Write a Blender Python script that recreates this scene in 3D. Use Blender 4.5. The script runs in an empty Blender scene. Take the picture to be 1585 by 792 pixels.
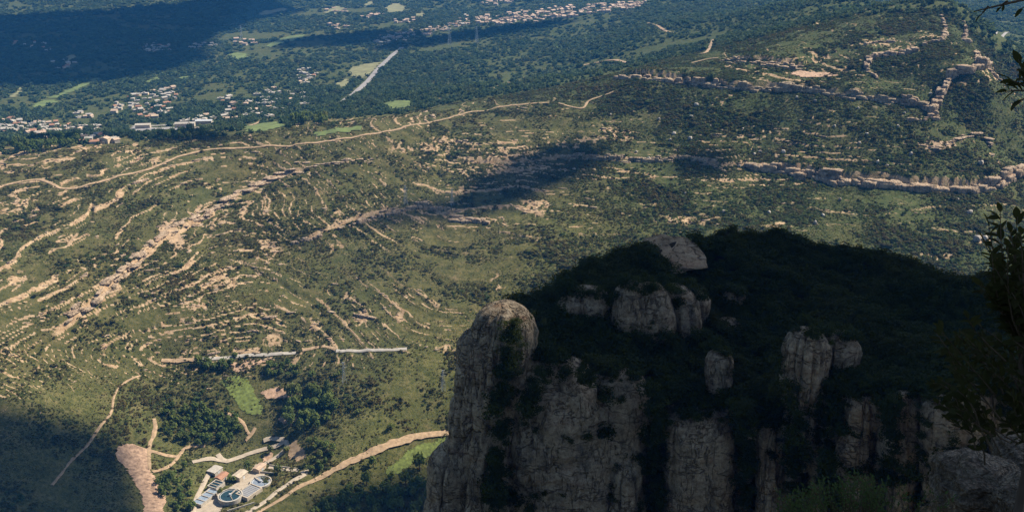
import bpy, math, random
import numpy as np
from mathutils import Vector, Matrix

random.seed(7)
rng = np.random.default_rng(11)
sc = bpy.context.scene
COL = sc.collection
R = math.radians

# ------------------------------------------------------------------ camera
CAMZ = 400.0
PITCH = R(20.6)
FPX = 792.5 / math.tan(R(27.5))          # focal length in photograph pixels
cam = bpy.data.cameras.new("camera")
cam.sensor_width = 36.0
cam.lens = 18.0 / math.tan(R(27.5))
cam.clip_start = 0.05
cam.clip_end = 80000
camo = bpy.data.objects.new("camera", cam)
camo.location = (0, 0, CAMZ)
camo.rotation_euler = (math.pi / 2 - PITCH, 0, 0)
COL.objects.link(camo)
sc.camera = camo

# ------------------------------------------------------------------ sky and sun
SUN_AZ, SUN_EL = R(62), R(46)             # ahead of the camera, to the right
world = bpy.data.worlds.new("World")
sc.world = world
world.use_nodes = True
wn = world.node_tree
for n in list(wn.nodes):
    wn.nodes.remove(n)
sky = wn.nodes.new("ShaderNodeTexSky")
sky.sky_type = 'NISHITA'
sky.sun_disc = False
sky.sun_elevation = SUN_EL
sky.sun_rotation = SUN_AZ
sky.altitude = 400
bg = wn.nodes.new("ShaderNodeBackground")
bg.inputs[1].default_value = 0.064
wo = wn.nodes.new("ShaderNodeOutputWorld")
wn.links.new(sky.outputs[0], bg.inputs[0])
wn.links.new(bg.outputs[0], wo.inputs[0])
SUNV = Vector((math.cos(SUN_EL) * math.sin(SUN_AZ), math.cos(SUN_EL) * math.cos(SUN_AZ), math.sin(SUN_EL)))
sl = bpy.data.lights.new("sun", 'SUN')
sl.energy = 5.0
sl.angle = R(0.5)
sl.color = (1.0, 0.90, 0.76)
so = bpy.data.objects.new("sun", sl)
so.rotation_euler = SUNV.to_track_quat('Z', 'Y').to_euler()
so.location = (0, 0, 900)
COL.objects.link(so)
sc.view_settings.view_transform = 'Standard'
sc.view_settings.look = 'None'
sc.view_settings.exposure = 1.0
sc.view_settings.gamma = 1.0
sc.view_settings.use_curve_mapping = False
sc.render.engine = 'CYCLES'
sc.cycles.use_denoising = True
sc.cycles.max_bounces = 5
sc.cycles.diffuse_bounces = 2
sc.cycles.volume_bounces = 0
sc.cycles.transparent_max_bounces = 8

# ------------------------------------------------------------------ numpy noise and terrain
def _hash(ix, iy, seed):
    h = (ix.astype(np.int64) * 374761393 + iy.astype(np.int64) * 668265263 + seed * 2147483647) & 0xFFFFFFFF
    h = ((h ^ (h >> 13)) * 1274126177) & 0xFFFFFFFF
    return ((h ^ (h >> 16)) & 0xFFFF) / 65535.0

def vnoise(x, y, seed=0):
    ix, iy = np.floor(x), np.floor(y)
    fx, fy = x - ix, y - iy
    fx = fx * fx * fx * (fx * (fx * 6 - 15) + 10)
    fy = fy * fy * fy * (fy * (fy * 6 - 15) + 10)
    a, b = _hash(ix, iy, seed), _hash(ix + 1, iy, seed)
    c, d = _hash(ix, iy + 1, seed), _hash(ix + 1, iy + 1, seed)
    return (a + (b - a) * fx) * (1 - fy) + (c + (d - c) * fx) * fy

def fbm(x, y, scale, octaves=4, seed=0, gain=0.5):
    x, y = np.asarray(x, float) / scale, np.asarray(y, float) / scale
    v, a, t = 0, 1.0, 0
    for o in range(octaves):
        c, s = math.cos(0.6 * o), math.sin(0.6 * o)
        v = v + a * (vnoise(c * x - s * y + 17.3 * o, s * x + c * y - 9.1 * o, seed + o) - 0.5)
        t += a
        a *= gain
        x, y = x * 2.03, y * 2.03
    return v / t * 2            # about -1..1

def sstep(a, b, x):
    t = np.clip((x - a) / (b - a), 0, 1)
    return t * t * (3 - 2 * t)

CP, SP = math.cos(PITCH), math.sin(PITCH)
def pix_dir(u, v):
    X, Y = (np.asarray(u, float) - 792.5) / FPX, -(np.asarray(v, float) - 396) / FPX
    return X, CP + Y * SP, -SP + Y * CP
def pix_at_z(u, v, z):
    dx, dy, dz = pix_dir(u, v)
    t = (z - CAMZ) / dz
    return dx * t, dy * t
def project(x, y, z):
    zz = z - CAMZ
    f = y * CP - zz * SP
    up = y * SP + zz * CP
    f = np.where(f > 1e-3, f, 1e-3)
    return 792.5 + FPX * x / f, 396 - FPX * up / f

# control points of the land: photograph pixel and height (m, sewage works = 0)
CTRL = [
 (380,765,0),(440,720,4),(330,720,4),(250,700,10),(150,740,22),(60,780,30),(0,790,36),(-150,760,50),
 (480,792,-8),(600,775,-12),(690,745,-12),(690,690,0),(560,660,18),(620,620,26),(470,640,18),(300,640,20),(380,610,26),
 (620,540,46),(500,548,44),(400,550,42),(250,556,42),(160,590,46),(0,640,58),(-150,600,72),
 (100,560,60),(60,520,76),(120,480,84),(200,410,92),(260,350,98),(340,310,100),(430,275,104),
 (0,450,100),(-150,450,112),(0,350,116),(150,330,112),(200,260,124),(0,285,126),(0,246,131),(-200,240,136),(130,229,134),(230,219,132),
 (300,500,64),(300,420,82),(400,450,70),(500,450,66),(500,350,88),(420,350,90),(650,450,64),(800,450,62),(650,350,84),(760,350,84),
 (900,400,76),(1000,330,90),(1100,350,88),(1300,400,80),(1500,400,80),(1700,400,86),(1300,330,94),(1500,340,92),
 (900,520,50),(1200,520,50),(1500,520,50),(900,700,10),(1200,700,15),(1500,700,20),
 (500,258,114),(600,250,116),(740,244,117),(880,240,117),(1000,246,116),(1100,250,116),(1200,262,112),(1300,276,108),(1420,290,106),(1500,292,106),(1585,262,112),(1700,250,112),
 (330,226,128),(450,222,128),(600,203,134),(720,182,140),(840,160,148),(935,145,152),
 (1000,180,140),(1200,190,146),(1350,200,148),(700,210,128),
 (980,126,168),(1100,132,170),(1200,136,172),(1300,144,173),(1420,158,168),
 (1000,112,166),(1150,112,178),(1100,106,172),(1190,84,196),(1140,92,182),(1240,98,188),(1290,84,198),(1340,88,202),(1410,80,206),(1300,56,214),(1420,30,232),(1480,0,252),(1480,52,228),(1495,90,212),
 (1525,108,202),(1445,165,168),(1470,120,192),(1512,212,142),(1542,255,124),(1400,120,186),(1380,60,214),
 (1585,170,140),(1585,100,140),(1560,140,150),(1570,52,120),(1640,60,110),(1585,10,110),(1700,120,120),
 (1240,40,196),(1200,10,190),(1100,60,150),(1050,30,140),(1000,60,130),(1000,0,120),(1300,0,215),(1150,30,170),
 (0,205,66),(-200,190,60),(60,215,72),(130,205,74),(230,200,80),(330,198,96),(400,190,100),(500,180,108),(560,165,112),(620,170,118),
 (0,160,52),(150,160,52),(300,160,58),(450,140,62),(560,120,66),(650,120,78),(760,110,88),(860,120,110),(930,100,112),(900,60,96),(800,60,76),
 (0,100,44),(150,100,42),(300,90,44),(450,80,48),(620,70,56),(0,50,40),(200,40,40),(400,30,40),(600,30,46),(800,20,60),(900,0,80),(0,5,40),(300,5,40),(600,5,44),
]
_c = np.array(CTRL, float)
_cx, _cy = pix_at_z(_c[:, 0], _c[:, 1], _c[:, 2])
_cz = _c[:, 2]
_ext = np.array([(x, y, 40) for x, y in ((-3000, 1500), (-1500, 900), (-5000, 5000), (-2000, 5000), (0, 5500), (2500, 6000), (-6000, 9000), (0, 9500), (6000, 9000), (-5000, 1000))]
                + [(3000, 2500, 160), (2500, 1200, 140), (1500, 700, 120), (5000, 4000, 120), (900, 400, 90), (-900, 500, 70), (-1200, 100, 90), (-600, 0, 70), (600, 0, 60), (0, 0, 0), (-300, 300, 30), (300, 300, 30), (1200, 3200, 120), (400, 3400, 70)], float)
_px, _py, _pz = np.concatenate([_cx, _ext[:, 0]]), np.concatenate([_cy, _ext[:, 1]]), np.concatenate([_cz, _ext[:, 2]])
def _kern(d2):
    return np.sqrt(d2 + 25.0 ** 2)
_d2 = (_px[:, None] - _px[None]) ** 2 + (_py[:, None] - _py[None]) ** 2
_n = len(_px)
_A = np.zeros((_n + 1, _n + 1))
_A[:_n, :_n] = _kern(_d2) - np.eye(_n) * 12.0
_A[_n, :_n] = _A[:_n, _n] = 1
_w = np.linalg.solve(_A, np.concatenate([_pz, [0]]))
def base_h(x, y):
    x, y = np.asarray(x, float), np.asarray(y, float)
    out = np.full(x.shape, _w[-1])
    for i in range(_n):
        out += _w[i] * _kern((x - _px[i]) ** 2 + (y - _py[i]) ** 2)
    return out

def poly_world(pix, zs=None):
    """photograph polyline -> world polyline on the smooth land"""
    return np.array([cast_base(u, v) for u, v in pix])
def cast_base(u, v):
    dx, dy, dz = pix_dir(u, v)
    t = np.geomspace(350, 12000, 500)
    h = base_h(dx * t, dy * t)
    k = np.argmax(CAMZ + dz * t <= h)
    t0, t1 = t[max(k - 1, 0)], t[k]
    for _ in range(14):
        m = (t0 + t1) / 2
        if CAMZ + dz * m <= base_h(np.array([dx * m]), np.array([dy * m]))[0]:
            t1 = m
        else:
            t0 = m
    return dx * t1, dy * t1

def polyline_dist(x, y, P):
    """distance to polyline, signed side (+ = left of travel), arc fraction"""
    best = np.full(x.shape, 1e9)
    side = np.zeros(x.shape)
    tt = np.zeros(x.shape)
    n = len(P) - 1
    for i in range(n):
        ax, ay = P[i]
        bx, by = P[i + 1]
        ex, ey = bx - ax, by - ay
        L2 = ex * ex + ey * ey + 1e-9
        t = np.clip(((x - ax) * ex + (y - ay) * ey) / L2, 0, 1)
        d = np.hypot(x - ax - t * ex, y - ay - t * ey)
        s = ex * (y - ay) - ey * (x - ax)
        m = d < best
        best = np.where(m, d, best)
        side = np.where(m, np.sign(s), side)
        tt = np.where(m, (i + t) / n, tt)
    return best, side, tt

# main cliff lines (left to right, uphill on the far side) with cliff height in metres
CLIFF_PIX = {
 'upper': ([(955,122),(1000,122),(1060,128),(1130,134),(1190,138),(1250,140),(1310,146),(1360,154),(1400,158),(1440,164)], 8),
 'lower': ([(1165,262),(1210,268),(1260,276),(1310,284),(1360,288),(1410,293),(1460,296),(1500,296),(1535,288),(1560,276),(1600,262)], 9),
 'middle': ([(700,250),(780,246),(860,240),(920,242),(980,246),(1040,246),(1090,252),(1125,268)], 4),
 'knoll': ([(1128,98),(1165,97),(1200,98),(1228,102),(1244,104)], 5),
 'left': ([(455,378),(500,360),(545,345),(600,330),(650,322),(690,328),(750,342)], 3),
 'slope': ([(60,530),(110,490),(160,440),(205,400),(250,362),(300,340),(345,312),(395,290),(440,272),(500,258)], 3),
}
CLIFFS = {k: (poly_world(p), h) for k, (p, h) in CLIFF_PIX.items()}

BARE = [(485,505,18,26),(560,490,14,18),(525,385,20,10),(770,440,14,20),(415,385,26,32),(545,455,16,12),(300,470,26,20),(520,345,12,14),(830,320,34,20),(1060,345,60,10),(650,230,60,12),(880,220,60,14),
        (760,235,50,10),(700,215,40,8),(1350,335,50,6),(1450,400,40,14),(1520,375,24,12),(270,365,24,26),(170,430,30,20),(130,470,24,22),(1270,92,28,14),(1300,112,50,8),(1450,225,40,10),(1500,212,30,14),(1400,78,30,10),
        (1440,60,30,10),(620,490,16,10),(420,520,20,14),(350,440,20,24),(60,480,30,24),(20,420,40,14),(40,310,50,12),(210,240,50,14),(180,225,50,8),(320,330,40,24),(690,540,20,8),(1540,250,20,16),(1530,110,26,16),(1210,355,26,8),(1345,70,40,8),(950,205,50,12)]
PLANT = [(300,792+25),(300,770),(340,728),(400,716),(440,705),(478,735),(440,770),(400,810),(350,830)]
def plant_mask(x, y):
    cx, cy = pix_at_z(385, 768, 0)
    dx, dy = x - cx, y - cy
    return sstep(1.0, 0.6, np.hypot(dx / 52, dy / 78))

def H(x, y, full=False):
    x, y = np.asarray(x, float), np.asarray(y, float)
    r = np.hypot(x, y)
    z = base_h(x, y)
    u, v = project(x, y, z)
    fy = sstep(5000, 9000, r)
    z = z * (1 - fy) + (40 + 30 * fbm(x, y, 3000, 3, 5)) * fy
    # gullies and spurs
    near = sstep(1900, 1000, r)
    hill = np.clip((z - 20) / 60, 0, 1)
    g = fbm(x, y, 190, 4, 3)
    z = z + near * hill * (9 * g) + (1 - near) * 12 * fbm(x, y, 420, 4, 9) * hill
    warp = fbm(x, y, 150, 3, 21)
    gul = np.abs(fbm(x + 60 * warp, y + 40 * warp, 120, 3, 33))
    z = z - near * hill * 1.6 * sstep(0.16, 0.0, gul)
    rock = np.zeros(x.shape)
    # cliff steps
    for k, (P, hh) in CLIFFS.items():
        d, s, t = polyline_dist(x, y, P)
        end = sstep(0, 0.08, t) * sstep(1, 0.92, t)
        amp = hh * end
        wig = 3.0 * fbm(x, y, 22, 2, 44)
        sd = d * s + wig
        z = z + amp * sstep(-1.5, 1.5, sd) * np.exp(-np.maximum(sd, 0) / 55.0) * (np.abs(s) > 0)
        rock = np.maximum(rock, 0.8 * end * np.exp(-((sd) / 2.5) ** 2))
    # bedding terraces
    strat = near * np.clip((z - 12) / 25, 0, 1)
    bed = 0.45 + 0.75 * fbm(x, y, 260, 2, 61)
    leftw = sstep(1150, 600, u) * 0.25 + 0.5 + 0.45 * sstep(165, 200, z) * sstep(180, 120, v)
    lowc = sstep(330, 420, v) * sstep(330, 480, u)                      # smoother green ground low in the middle
    leftw = leftw * (1 - 0.5 * lowc) * (1 - 0.55 * sstep(540, 640, v)) * (0.75 + 0.6 * sstep(0.0, 0.5, fbm(x, y, 150, 2, 67)))
    tl = sstep(720, 360, u) * sstep(640, 520, v)
    along = tl * (0.21 * x + 0.98 * y) + (1 - tl) * x
    foot = np.zeros(x.shape)
    dip = 0.055 * (0.21 * x + 0.98 * y) * tl
    wv = 2.0 * fbm(x, y, 90, 3, 71)
    for S, amt, seed, pw, bs in ((8.3, 0.40, 71, 0.085, 80), (3.9, 0.5, 81, 0.14, 52), (1.55, 0.5, 87, 0.25, 34)):
        zw = z - dip + wv + 0.30 * fbm(x, y, 9, 2, seed + 3)
        bi = np.floor(zw / S)
        f = zw / S - bi
        pr = sstep(0.84, 1.0, f)
        st = np.clip(strat * bed * leftw, 0, 1) * amt
        z = z + st * (pr - f + 0.3) * S
        brk = fbm(along + 13.1 * bi, bi * 53.7 * bs / 10, bs, 3, seed + 7, 0.6) + 0.25 * fbm(x, y, 6, 2, seed + 9) + 0.35 * fbm(x, y, 130, 2, seed + 11)
        pav = sstep(pw, pw * 0.4, f) + 0.8 * sstep(0.86, 0.93, f)
        on = sstep(0.02, 0.14, brk - 0.30 * (1 - np.clip(strat * (0.4 + 0.8 * bed) * leftw, 0, 1)))
        rock = np.maximum(rock, np.clip(strat * leftw * 1.6, 0, 1) * np.clip(pav, 0, 1) * on)
        foot = np.maximum(foot, strat * sstep(0.60, 0.74, f) * sstep(0.88, 0.82, f) * sstep(-0.1, 0.1, brk))
    z = z + near * 0.5 * fbm(x, y, 9, 2, 91)
    # scattered bare patches of tan bedrock
    bare = np.zeros(x.shape)
    for (su, sv, ru, rv) in BARE:
        bare = np.maximum(bare, np.exp(-((u - su) / ru) ** 2 - ((v - sv) / rv) ** 2))
    rock = np.maximum(rock, bare * sstep(0.02, 0.22, fbm(x * 2.0, y, 12, 4, 131, 0.75)) * 1.0)
    # levelled ground of the sewage works
    pm = plant_mask(x, y)
    z = z * (1 - pm) + pm * (0.03 * (x - pix_at_z(385, 768, 0)[0]))
    rock = rock * (1 - pm)
    # the mountain the camera stands on
    dn = np.hypot(x, np.maximum(y, 0))
    yb = np.minimum(y, 0)
    mtn = 398.2 - 0.74 * np.minimum(dn, 20) - 1.1 * np.maximum(dn - 20, 0) - 0.30 * np.maximum(dn - 70, 0) + 3.3 * np.exp(-((x - 6.6) ** 2 + (y - 13.4) ** 2) / 26.0) - 0.20 * yb * (yb > -250) + 50 * (yb <= -250) - 0.12 * np.maximum(-yb - 250, 0)
    mtn = mtn + 0.35 * fbm(x, y, 3, 3, 15) * np.clip(dn / 6, 0, 1) + np.clip(dn / 60, 0, 1) * 9 * fbm(x, y, 60, 3, 13) - np.clip(dn / 60, 0, 1) * 5
    rock = np.where(mtn > z, sstep(0, 0.2, fbm(x, y, 25, 3, 19)), rock)
    z = np.maximum(z, mtn)
    if full:
        return z, rock, u, v, foot
    return z

def in_poly(u, v, poly):
    u, v = np.asarray(u, float), np.asarray(v, float)
    ins = np.zeros(u.shape, bool)
    n = len(poly)
    for i in range(n):
        x1, y1 = poly[i]
        x2, y2 = poly[(i + 1) % n]
        c = ((y1 > v) != (y2 > v)) & (u < (x2 - x1) * (v - y1) / (y2 - y1 + 1e-9) + x1)
        ins ^= c
    return ins

# ------------------------------------------------------------------ object and material helpers
def tag(o, label=None, cat=None, group=None, kind=None):
    if label: o['label'] = label
    if cat: o['category'] = cat
    if group: o['group'] = group
    if kind: o['kind'] = kind
    return o

def mesh_from(name, V, F, mat=None, smooth=False):
    me = bpy.data.meshes.new(name)
    V = np.asarray(V, dtype=np.float32).reshape(-1, 3)
    if isinstance(F, np.ndarray):
        k = F.shape[1]
        me.vertices.add(len(V)); me.vertices.foreach_set('co', V.ravel())
        me.loops.add(F.size); me.loops.foreach_set('vertex_index', F.ravel().astype(np.int32))
        me.polygons.add(len(F))
        me.polygons.foreach_set('loop_start', np.arange(0, F.size, k, dtype=np.int32))
        me.update(calc_edges=True)
    else:
        me.from_pydata([tuple(map(float, p)) for p in V], [], F)
    if smooth:
        me.polygons.foreach_set('use_smooth', np.ones(len(me.polygons), bool))
    if mat: me.materials.append(mat)
    return me

def obj(name, me, parent=None, loc=None, rz=0.0, scale=None):
    o = bpy.data.objects.new(name, me)
    COL.objects.link(o)
    if parent: o.parent = parent
    if loc is not None: o.location = loc
    if rz: o.rotation_euler = (0, 0, rz)
    if scale is not None: o.scale = scale
    return o

def empty(name, loc=(0, 0, 0), rz=0.0):
    o = bpy.data.objects.new(name, None)
    o.empty_display_size = 0.5
    COL.objects.link(o)
    o.location = loc
    o.rotation_euler = (0, 0, rz)
    return o

class NT:
    def __init__(s, name):
        s.m = bpy.data.materials.new(name)
        s.m.use_nodes = True
        s.t = s.m.node_tree
        s.b = s.t.nodes['Principled BSDF']
    def n(s, typ, **kw):
        nd = s.t.nodes.new(typ)
        for k, v in kw.items():
            setattr(nd, k, v)
        return nd
    def l(s, a, b): s.t.links.new(a, b)
    def noise(s, scale, detail=4, rough=0.6, vec=None, dist=0.0):
        nd = s.n('ShaderNodeTexNoise')
        nd.inputs['Scale'].default_value = scale
        nd.inputs['Detail'].default_value = detail
        nd.inputs['Roughness'].default_value = rough
        nd.inputs['Distortion'].default_value = dist
        if vec is not None: s.l(vec, nd.inputs['Vector'])
        return nd.outputs['Fac']
    def ramp(s, fac, stops):
        nd = s.n('ShaderNodeValToRGB')
        e = nd.color_ramp.elements
        while len(e) > 1: e.remove(e[-1])
        e[0].position, e[0].color = stops[0][0], (*stops[0][1], 1)
        for p, c in stops[1:]:
            x = e.new(p); x.color = (*c, 1)
        s.l(fac, nd.inputs[0])
        return nd.outputs[0]
    def mix(s, fac, a, b, mode='MIX'):
        nd = s.n('ShaderNodeMix', data_type='RGBA', blend_type=mode)
        for i, x in ((0, fac), (6, a), (7, b)):
            if isinstance(x, (int, float)): nd.inputs[i].default_value = x
            elif isinstance(x, tuple): nd.inputs[i].default_value = (*x, 1)
            else: s.l(x, nd.inputs[i])
        return nd.outputs[2]
    def math(s, op, a, b=0.0, clamp=False):
        nd = s.n('ShaderNodeMath', operation=op, use_clamp=clamp)
        for i, x in ((0, a), (1, b)):
            if isinstance(x, (int, float)): nd.inputs[i].default_value = x
            else: s.l(x, nd.inputs[i])
        return nd.outputs[0]
    def bump(s, h, dist, strength=1.0):
        nd = s.n('ShaderNodeBump')
        nd.inputs['Distance'].default_value = dist
        nd.inputs['Strength'].default_value = strength
        s.l(h, nd.inputs['Height'])
        s.l(nd.outputs[0], s.b.inputs['Normal'])
    def attr(s, name):
        nd = s.n('ShaderNodeAttribute'); nd.attribute_name = name
        return nd
    def objv(s): return s.n('ShaderNodeTexCoord').outputs['Object']
    def geo(s): return s.n('ShaderNodeNewGeometry')
    def fin(s, col=None, rough=0.9, spec=0.15):
        if col is not None:
            if isinstance(col, tuple): s.b.inputs['Base Color'].default_value = (*col, 1)
            else: s.l(col, s.b.inputs['Base Color'])
        s.b.inputs['Roughness'].default_value = rough
        s.b.inputs['Specular IOR Level'].default_value = spec
        return s.m

def mat_plain(name, col, var=0.25, scale=1.0, rough=0.85, spec=0.2):
    t = NT(name)
    f = t.noise(scale, 5, 0.65, t.geo().outputs['Position'])
    a = tuple(c * (1 - var) for c in col); b = tuple(min(1, c * (1 + var)) for c in col)
    return t.fin(t.ramp(f, [(0.3, a), (0.7, b)]), rough, spec)

def mat_foliage(name, dark, light, rnd=0.6, trans=True):
    t = NT(name)
    oi = t.n('ShaderNodeObjectInfo').outputs['Random']
    f = t.math('ADD', t.math('MULTIPLY', t.noise(0.9, 3, 0.6, t.geo().outputs['Position']), .5), t.math('MULTIPLY', t.noise(0.03, 4, 0.6, t.geo().outputs['Position']), .5))
    c = t.mix(t.math('MULTIPLY', t.math('ADD', t.math('MULTIPLY', oi, rnd), t.math('MULTIPLY', f, 1 - rnd)), 1.0), dark, light)
    br = t.noise(0.021, 5, 0.65, t.geo().outputs['Position'])
    c = t.mix(t.ramp(br, [(0.50, (0, 0, 0)), (0.66, (0.55, 0.55, 0.55))]), c, tuple(q * w for q, w in zip(light, (1.05, .80, .85))))
    t.fin(c, 0.8, 0.1)
    if trans:
        tr = t.n('ShaderNodeBsdfTranslucent'); t.l(c, tr.inputs[0])
        ms = t.n('ShaderNodeMixShader'); ms.inputs[0].default_value = 0.42
        t.l(t.b.outputs[0], ms.inputs[1]); t.l(tr.outputs[0], ms.inputs[2])
        t.l(ms.outputs[0], t.t.nodes['Material Output'].inputs['Surface'])
    return t.m

def mat_ground():
    t = NT('terrain')
    P = t.geo().outputs['Position']
    rk = t.attr('rock').outputs['Fac']
    fr = t.attr('green').outputs['Fac']
    n1 = t.noise(0.010, 6, 0.62, P)
    n2 = t.noise(0.09, 6, 0.7, P)
    n3 = t.noise(0.6, 4, 0.7, P)
    dry = t.ramp(n2, [(0.30, (0.050, 0.050, 0.018)), (0.48, (0.088, 0.078, 0.027)), (0.62, (0.122, 0.100, 0.042)), (0.75, (0.20, 0.145, 0.08))])
    grn = t.ramp(n2, [(0.30, (0.034, 0.054, 0.018)), (0.50, (0.062, 0.078, 0.027)), (0.72, (0.110, 0.098, 0.044))])
    m = t.math('ADD', fr, t.math('MULTIPLY', t.math('SUBTRACT', n1, 0.5), 1.6), True)
    base = t.mix(m, dry, grn)
    lu = t.ramp(n2, [(0.3, (0.060, 0.066, 0.020)), (0.5, (0.105, 0.105, 0.034)), (0.7, (0.155, 0.135, 0.056))])
    base = t.mix(t.attr('lush').outputs['Fac'], base, lu)
    base = t.mix(t.ramp(t.noise(0.33, 6, 0.72, P), [(0.46, (0, 0, 0)), (0.60, (0.8, 0.8, 0.8))]), base, (0.034, 0.042, 0.013))
    rc = t.ramp(t.noise(0.16, 8, 0.78, P), [(0.28, (0.17, 0.108, 0.06)), (0.45, (0.29, 0.195, 0.112)), (0.60, (0.40, 0.295, 0.18)), (0.78, (0.33, 0.185, 0.10))])
    rmask = t.math('MULTIPLY', rk, t.math('ADD', 0.0, t.math('MULTIPLY', t.noise(0.9, 6, 0.8, P), 1.95)), False)
    rmask = t.ramp(rmask, [(0.40, (0, 0, 0)), (0.60, (1, 1, 1))])
    col = t.mix(rmask, base, rc)
    t.bump(t.math('ADD', t.math('MULTIPLY', n2, 1.2), n3), 0.9, 0.8)
    return t.fin(col, 0.95, 0.05)

# ------------------------------------------------------------------ terrain sheet
def build_terrain():
    fine = np.linspace(R(-32.5), R(32.5), 1120)
    wide = np.linspace(R(32.5), R(360 - 32.5), 120)[1:-1]
    az = np.concatenate([fine, wide])
    rr = [0.0, 1, 2, 3.2, 4.6, 6.2, 8, 10, 12.5, 16, 20, 26, 33, 42, 55, 70, 90, 115, 145, 180, 220, 270, 320, 370, 420, 455]
    r = 480.0
    while r < 5200:
        rr.append(r)
        r += max(0.85, r * r / 330.0 * 0.00088)
    rr += [5600, 6200, 7000, 8200, 10000, 13000, 18000, 26000, 40000]
    rr = np.array(rr)
    A, RR = np.meshgrid(az, rr)
    RR[0, :] = 0.3
    x, y = RR * np.sin(A), RR * np.cos(A)
    z, rock, u, v, foot = H(x, y, True)
    nr, na = x.shape
    V = np.stack([x, y, z], -1).reshape(-1, 3)
    i = np.arange(nr - 1)[:, None] * na
    j = np.arange(na)[None]
    j2 = (j + 1) % na
    F = np.stack([i + j, i + j2, i + na + j2, i + na + j], -1).reshape(-1, 4)[:, ::-1]
    me = mesh_from('terrain', V, np.ascontiguousarray(F), MAT['ground'], True)
    for nm, arr in (('rock', rock), ('green', green_mask(x, y, u, v)), ('lush', lush_mask(x, y, u, v))):
        a = me.attributes.new(nm, 'FLOAT', 'POINT')
        a.data.foreach_set('value', arr.ravel().astype(np.float32))
    global GRID
    GRID = (fine, rr, z[:, :len(fine)].copy(), rock[:, :len(fine)].copy(), foot[:, :len(fine)].copy())
    o = obj('terrain', me)
    tag(o, kind='structure')
    return o

def lush_mask(x, y, u, v):
    m = sstep(420, 560, v) * sstep(250, 420, u) * 0.9 + 0.6 * sstep(560, 640, v) * sstep(420, 250, u)
    m = m + 0.5 * np.exp(-((u - 850) / 110) ** 2 - ((v - 350) / 60) ** 2)
    return np.clip(m * (0.6 + 0.9 * fbm(x, y, 60, 4, 141)) * (np.hypot(x, y) < 1300), 0, 1)

def green_mask(x, y, u, v):
    r = np.hypot(x, y)
    g = 0.25 + 0.55 * sstep(700, 1200, u) + 0.6 * sstep(1100, 1400, r)
    return np.clip(g, 0, 1)

MAT = {}
MAT['ground'] = mat_ground()
build_terrain()

# ------------------------------------------------------------------ fast lookup on the terrain mesh
def in_fine(x, y):
    r = np.hypot(x, y); a = np.arctan2(x, y)
    return (r > 481) & (r < 5100) & (np.abs(a) < R(32.4))
def HG(x, y, foot=False):
    """height and rock mask read from the terrain mesh itself"""
    x, y = np.asarray(x, float), np.asarray(y, float)
    r = np.hypot(x, y); a = np.arctan2(x, y)
    az, rr, Z, K, FT = GRID
    fa = np.clip((a - az[0]) / (az[1] - az[0]), 0, len(az) - 1.001)
    k = np.clip(np.searchsorted(rr, r) - 1, 0, len(rr) - 2)
    fr = np.clip((r - rr[k]) / (rr[k + 1] - rr[k]), 0, 1)
    j = fa.astype(int); fa = fa - j
    def bl(M):
        return (M[k, j] * (1 - fa) + M[k, j + 1] * fa) * (1 - fr) + (M[k + 1, j] * (1 - fa) + M[k + 1, j + 1] * fa) * fr
    if foot: return bl(Z), bl(K), bl(FT)
    return bl(Z), bl(K)

def cast(u, v):
    u, v = np.atleast_1d(np.asarray(u, float)), np.atleast_1d(np.asarray(v, float))
    dx, dy, dz = pix_dir(u, v)
    N = 900
    t = np.geomspace(500, 5600, N)
    X, Y = dx[:, None] * t, dy[:, None] * t
    below = (CAMZ + dz[:, None] * t) <= HG(X, Y)[0]
    k = np.where(below.any(axis=1), np.argmax(below, axis=1), N - 1)
    t0, t1 = t[np.maximum(k - 1, 0)], t[k]
    for _ in range(12):
        m = (t0 + t1) / 2
        b = (CAMZ + dz * m) <= HG(dx * m, dy * m)[0]
        t1 = np.where(b, m, t1); t0 = np.where(b, t0, m)
    x, y = dx * t1, dy * t1
    return np.stack([x, y, HG(x, y)[0]], 1)

KEEP = np.zeros((820, 1640), bool)        # where roads, fields, yards and houses keep the scrub away
def keep_out_poly(poly, grow=0):
    vv, uu = np.mgrid[0:820, 0:1640]
    KEEP[:] |= in_poly(uu, vv, poly)
def keep_out_disc(u, v, ru, rv):
    if u < 0 or v < 0: return
    u0, u1, v0, v1 = int(max(0, u - ru)), int(u + ru + 1), int(max(0, v - rv)), int(v + rv + 1)
    KEEP[v0:v1, u0:u1] = True
def kept(x, y, z):
    u, v = project(x, y, z)
    return KEEP[np.clip(v, 0, 819).astype(int), np.clip(u, 0, 1639).astype(int)]

# ------------------------------------------------------------------ materials
MAT['dirt'] = mat_plain('dirt_track', (0.30, 0.21, 0.125), 0.4, 0.35)
MAT['pink'] = mat_plain('bare_earth', (0.34, 0.225, 0.145), 0.6, 0.35)
MAT['asphalt'] = mat_plain('pale_road', (0.30, 0.275, 0.235), 0.2, 0.3)
MAT['rail'] = mat_plain('valley_road', (0.23, 0.215, 0.20), 0.25, 0.15)
MAT['yard'] = mat_plain('concrete_yard', (0.33, 0.275, 0.205), 0.22, 0.4)
MAT['concrete'] = mat_plain('concrete', (0.38, 0.34, 0.275), 0.25, 0.8)
MAT['white'] = mat_plain('white_render', (0.38, 0.32, 0.24), 0.25, 0.5)
MAT['cream'] = mat_plain('cream_render', (0.48, 0.37, 0.25), 0.12, 0.5)
MAT['tile'] = mat_plain('roof_tile', (0.30, 0.16, 0.10), 0.25, 0.9)
MAT['tile2'] = mat_plain('faded_roof_tile', (0.38, 0.28, 0.20), 0.2, 0.9)
MAT['flat'] = mat_plain('flat_roof', (0.34, 0.31, 0.26), 0.25, 0.5)
MAT['steel'] = mat_plain('galvanised_steel', (0.45, 0.46, 0.46), 0.1, 0.5, 0.5, 0.5)
MAT['mesa'] = None
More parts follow.
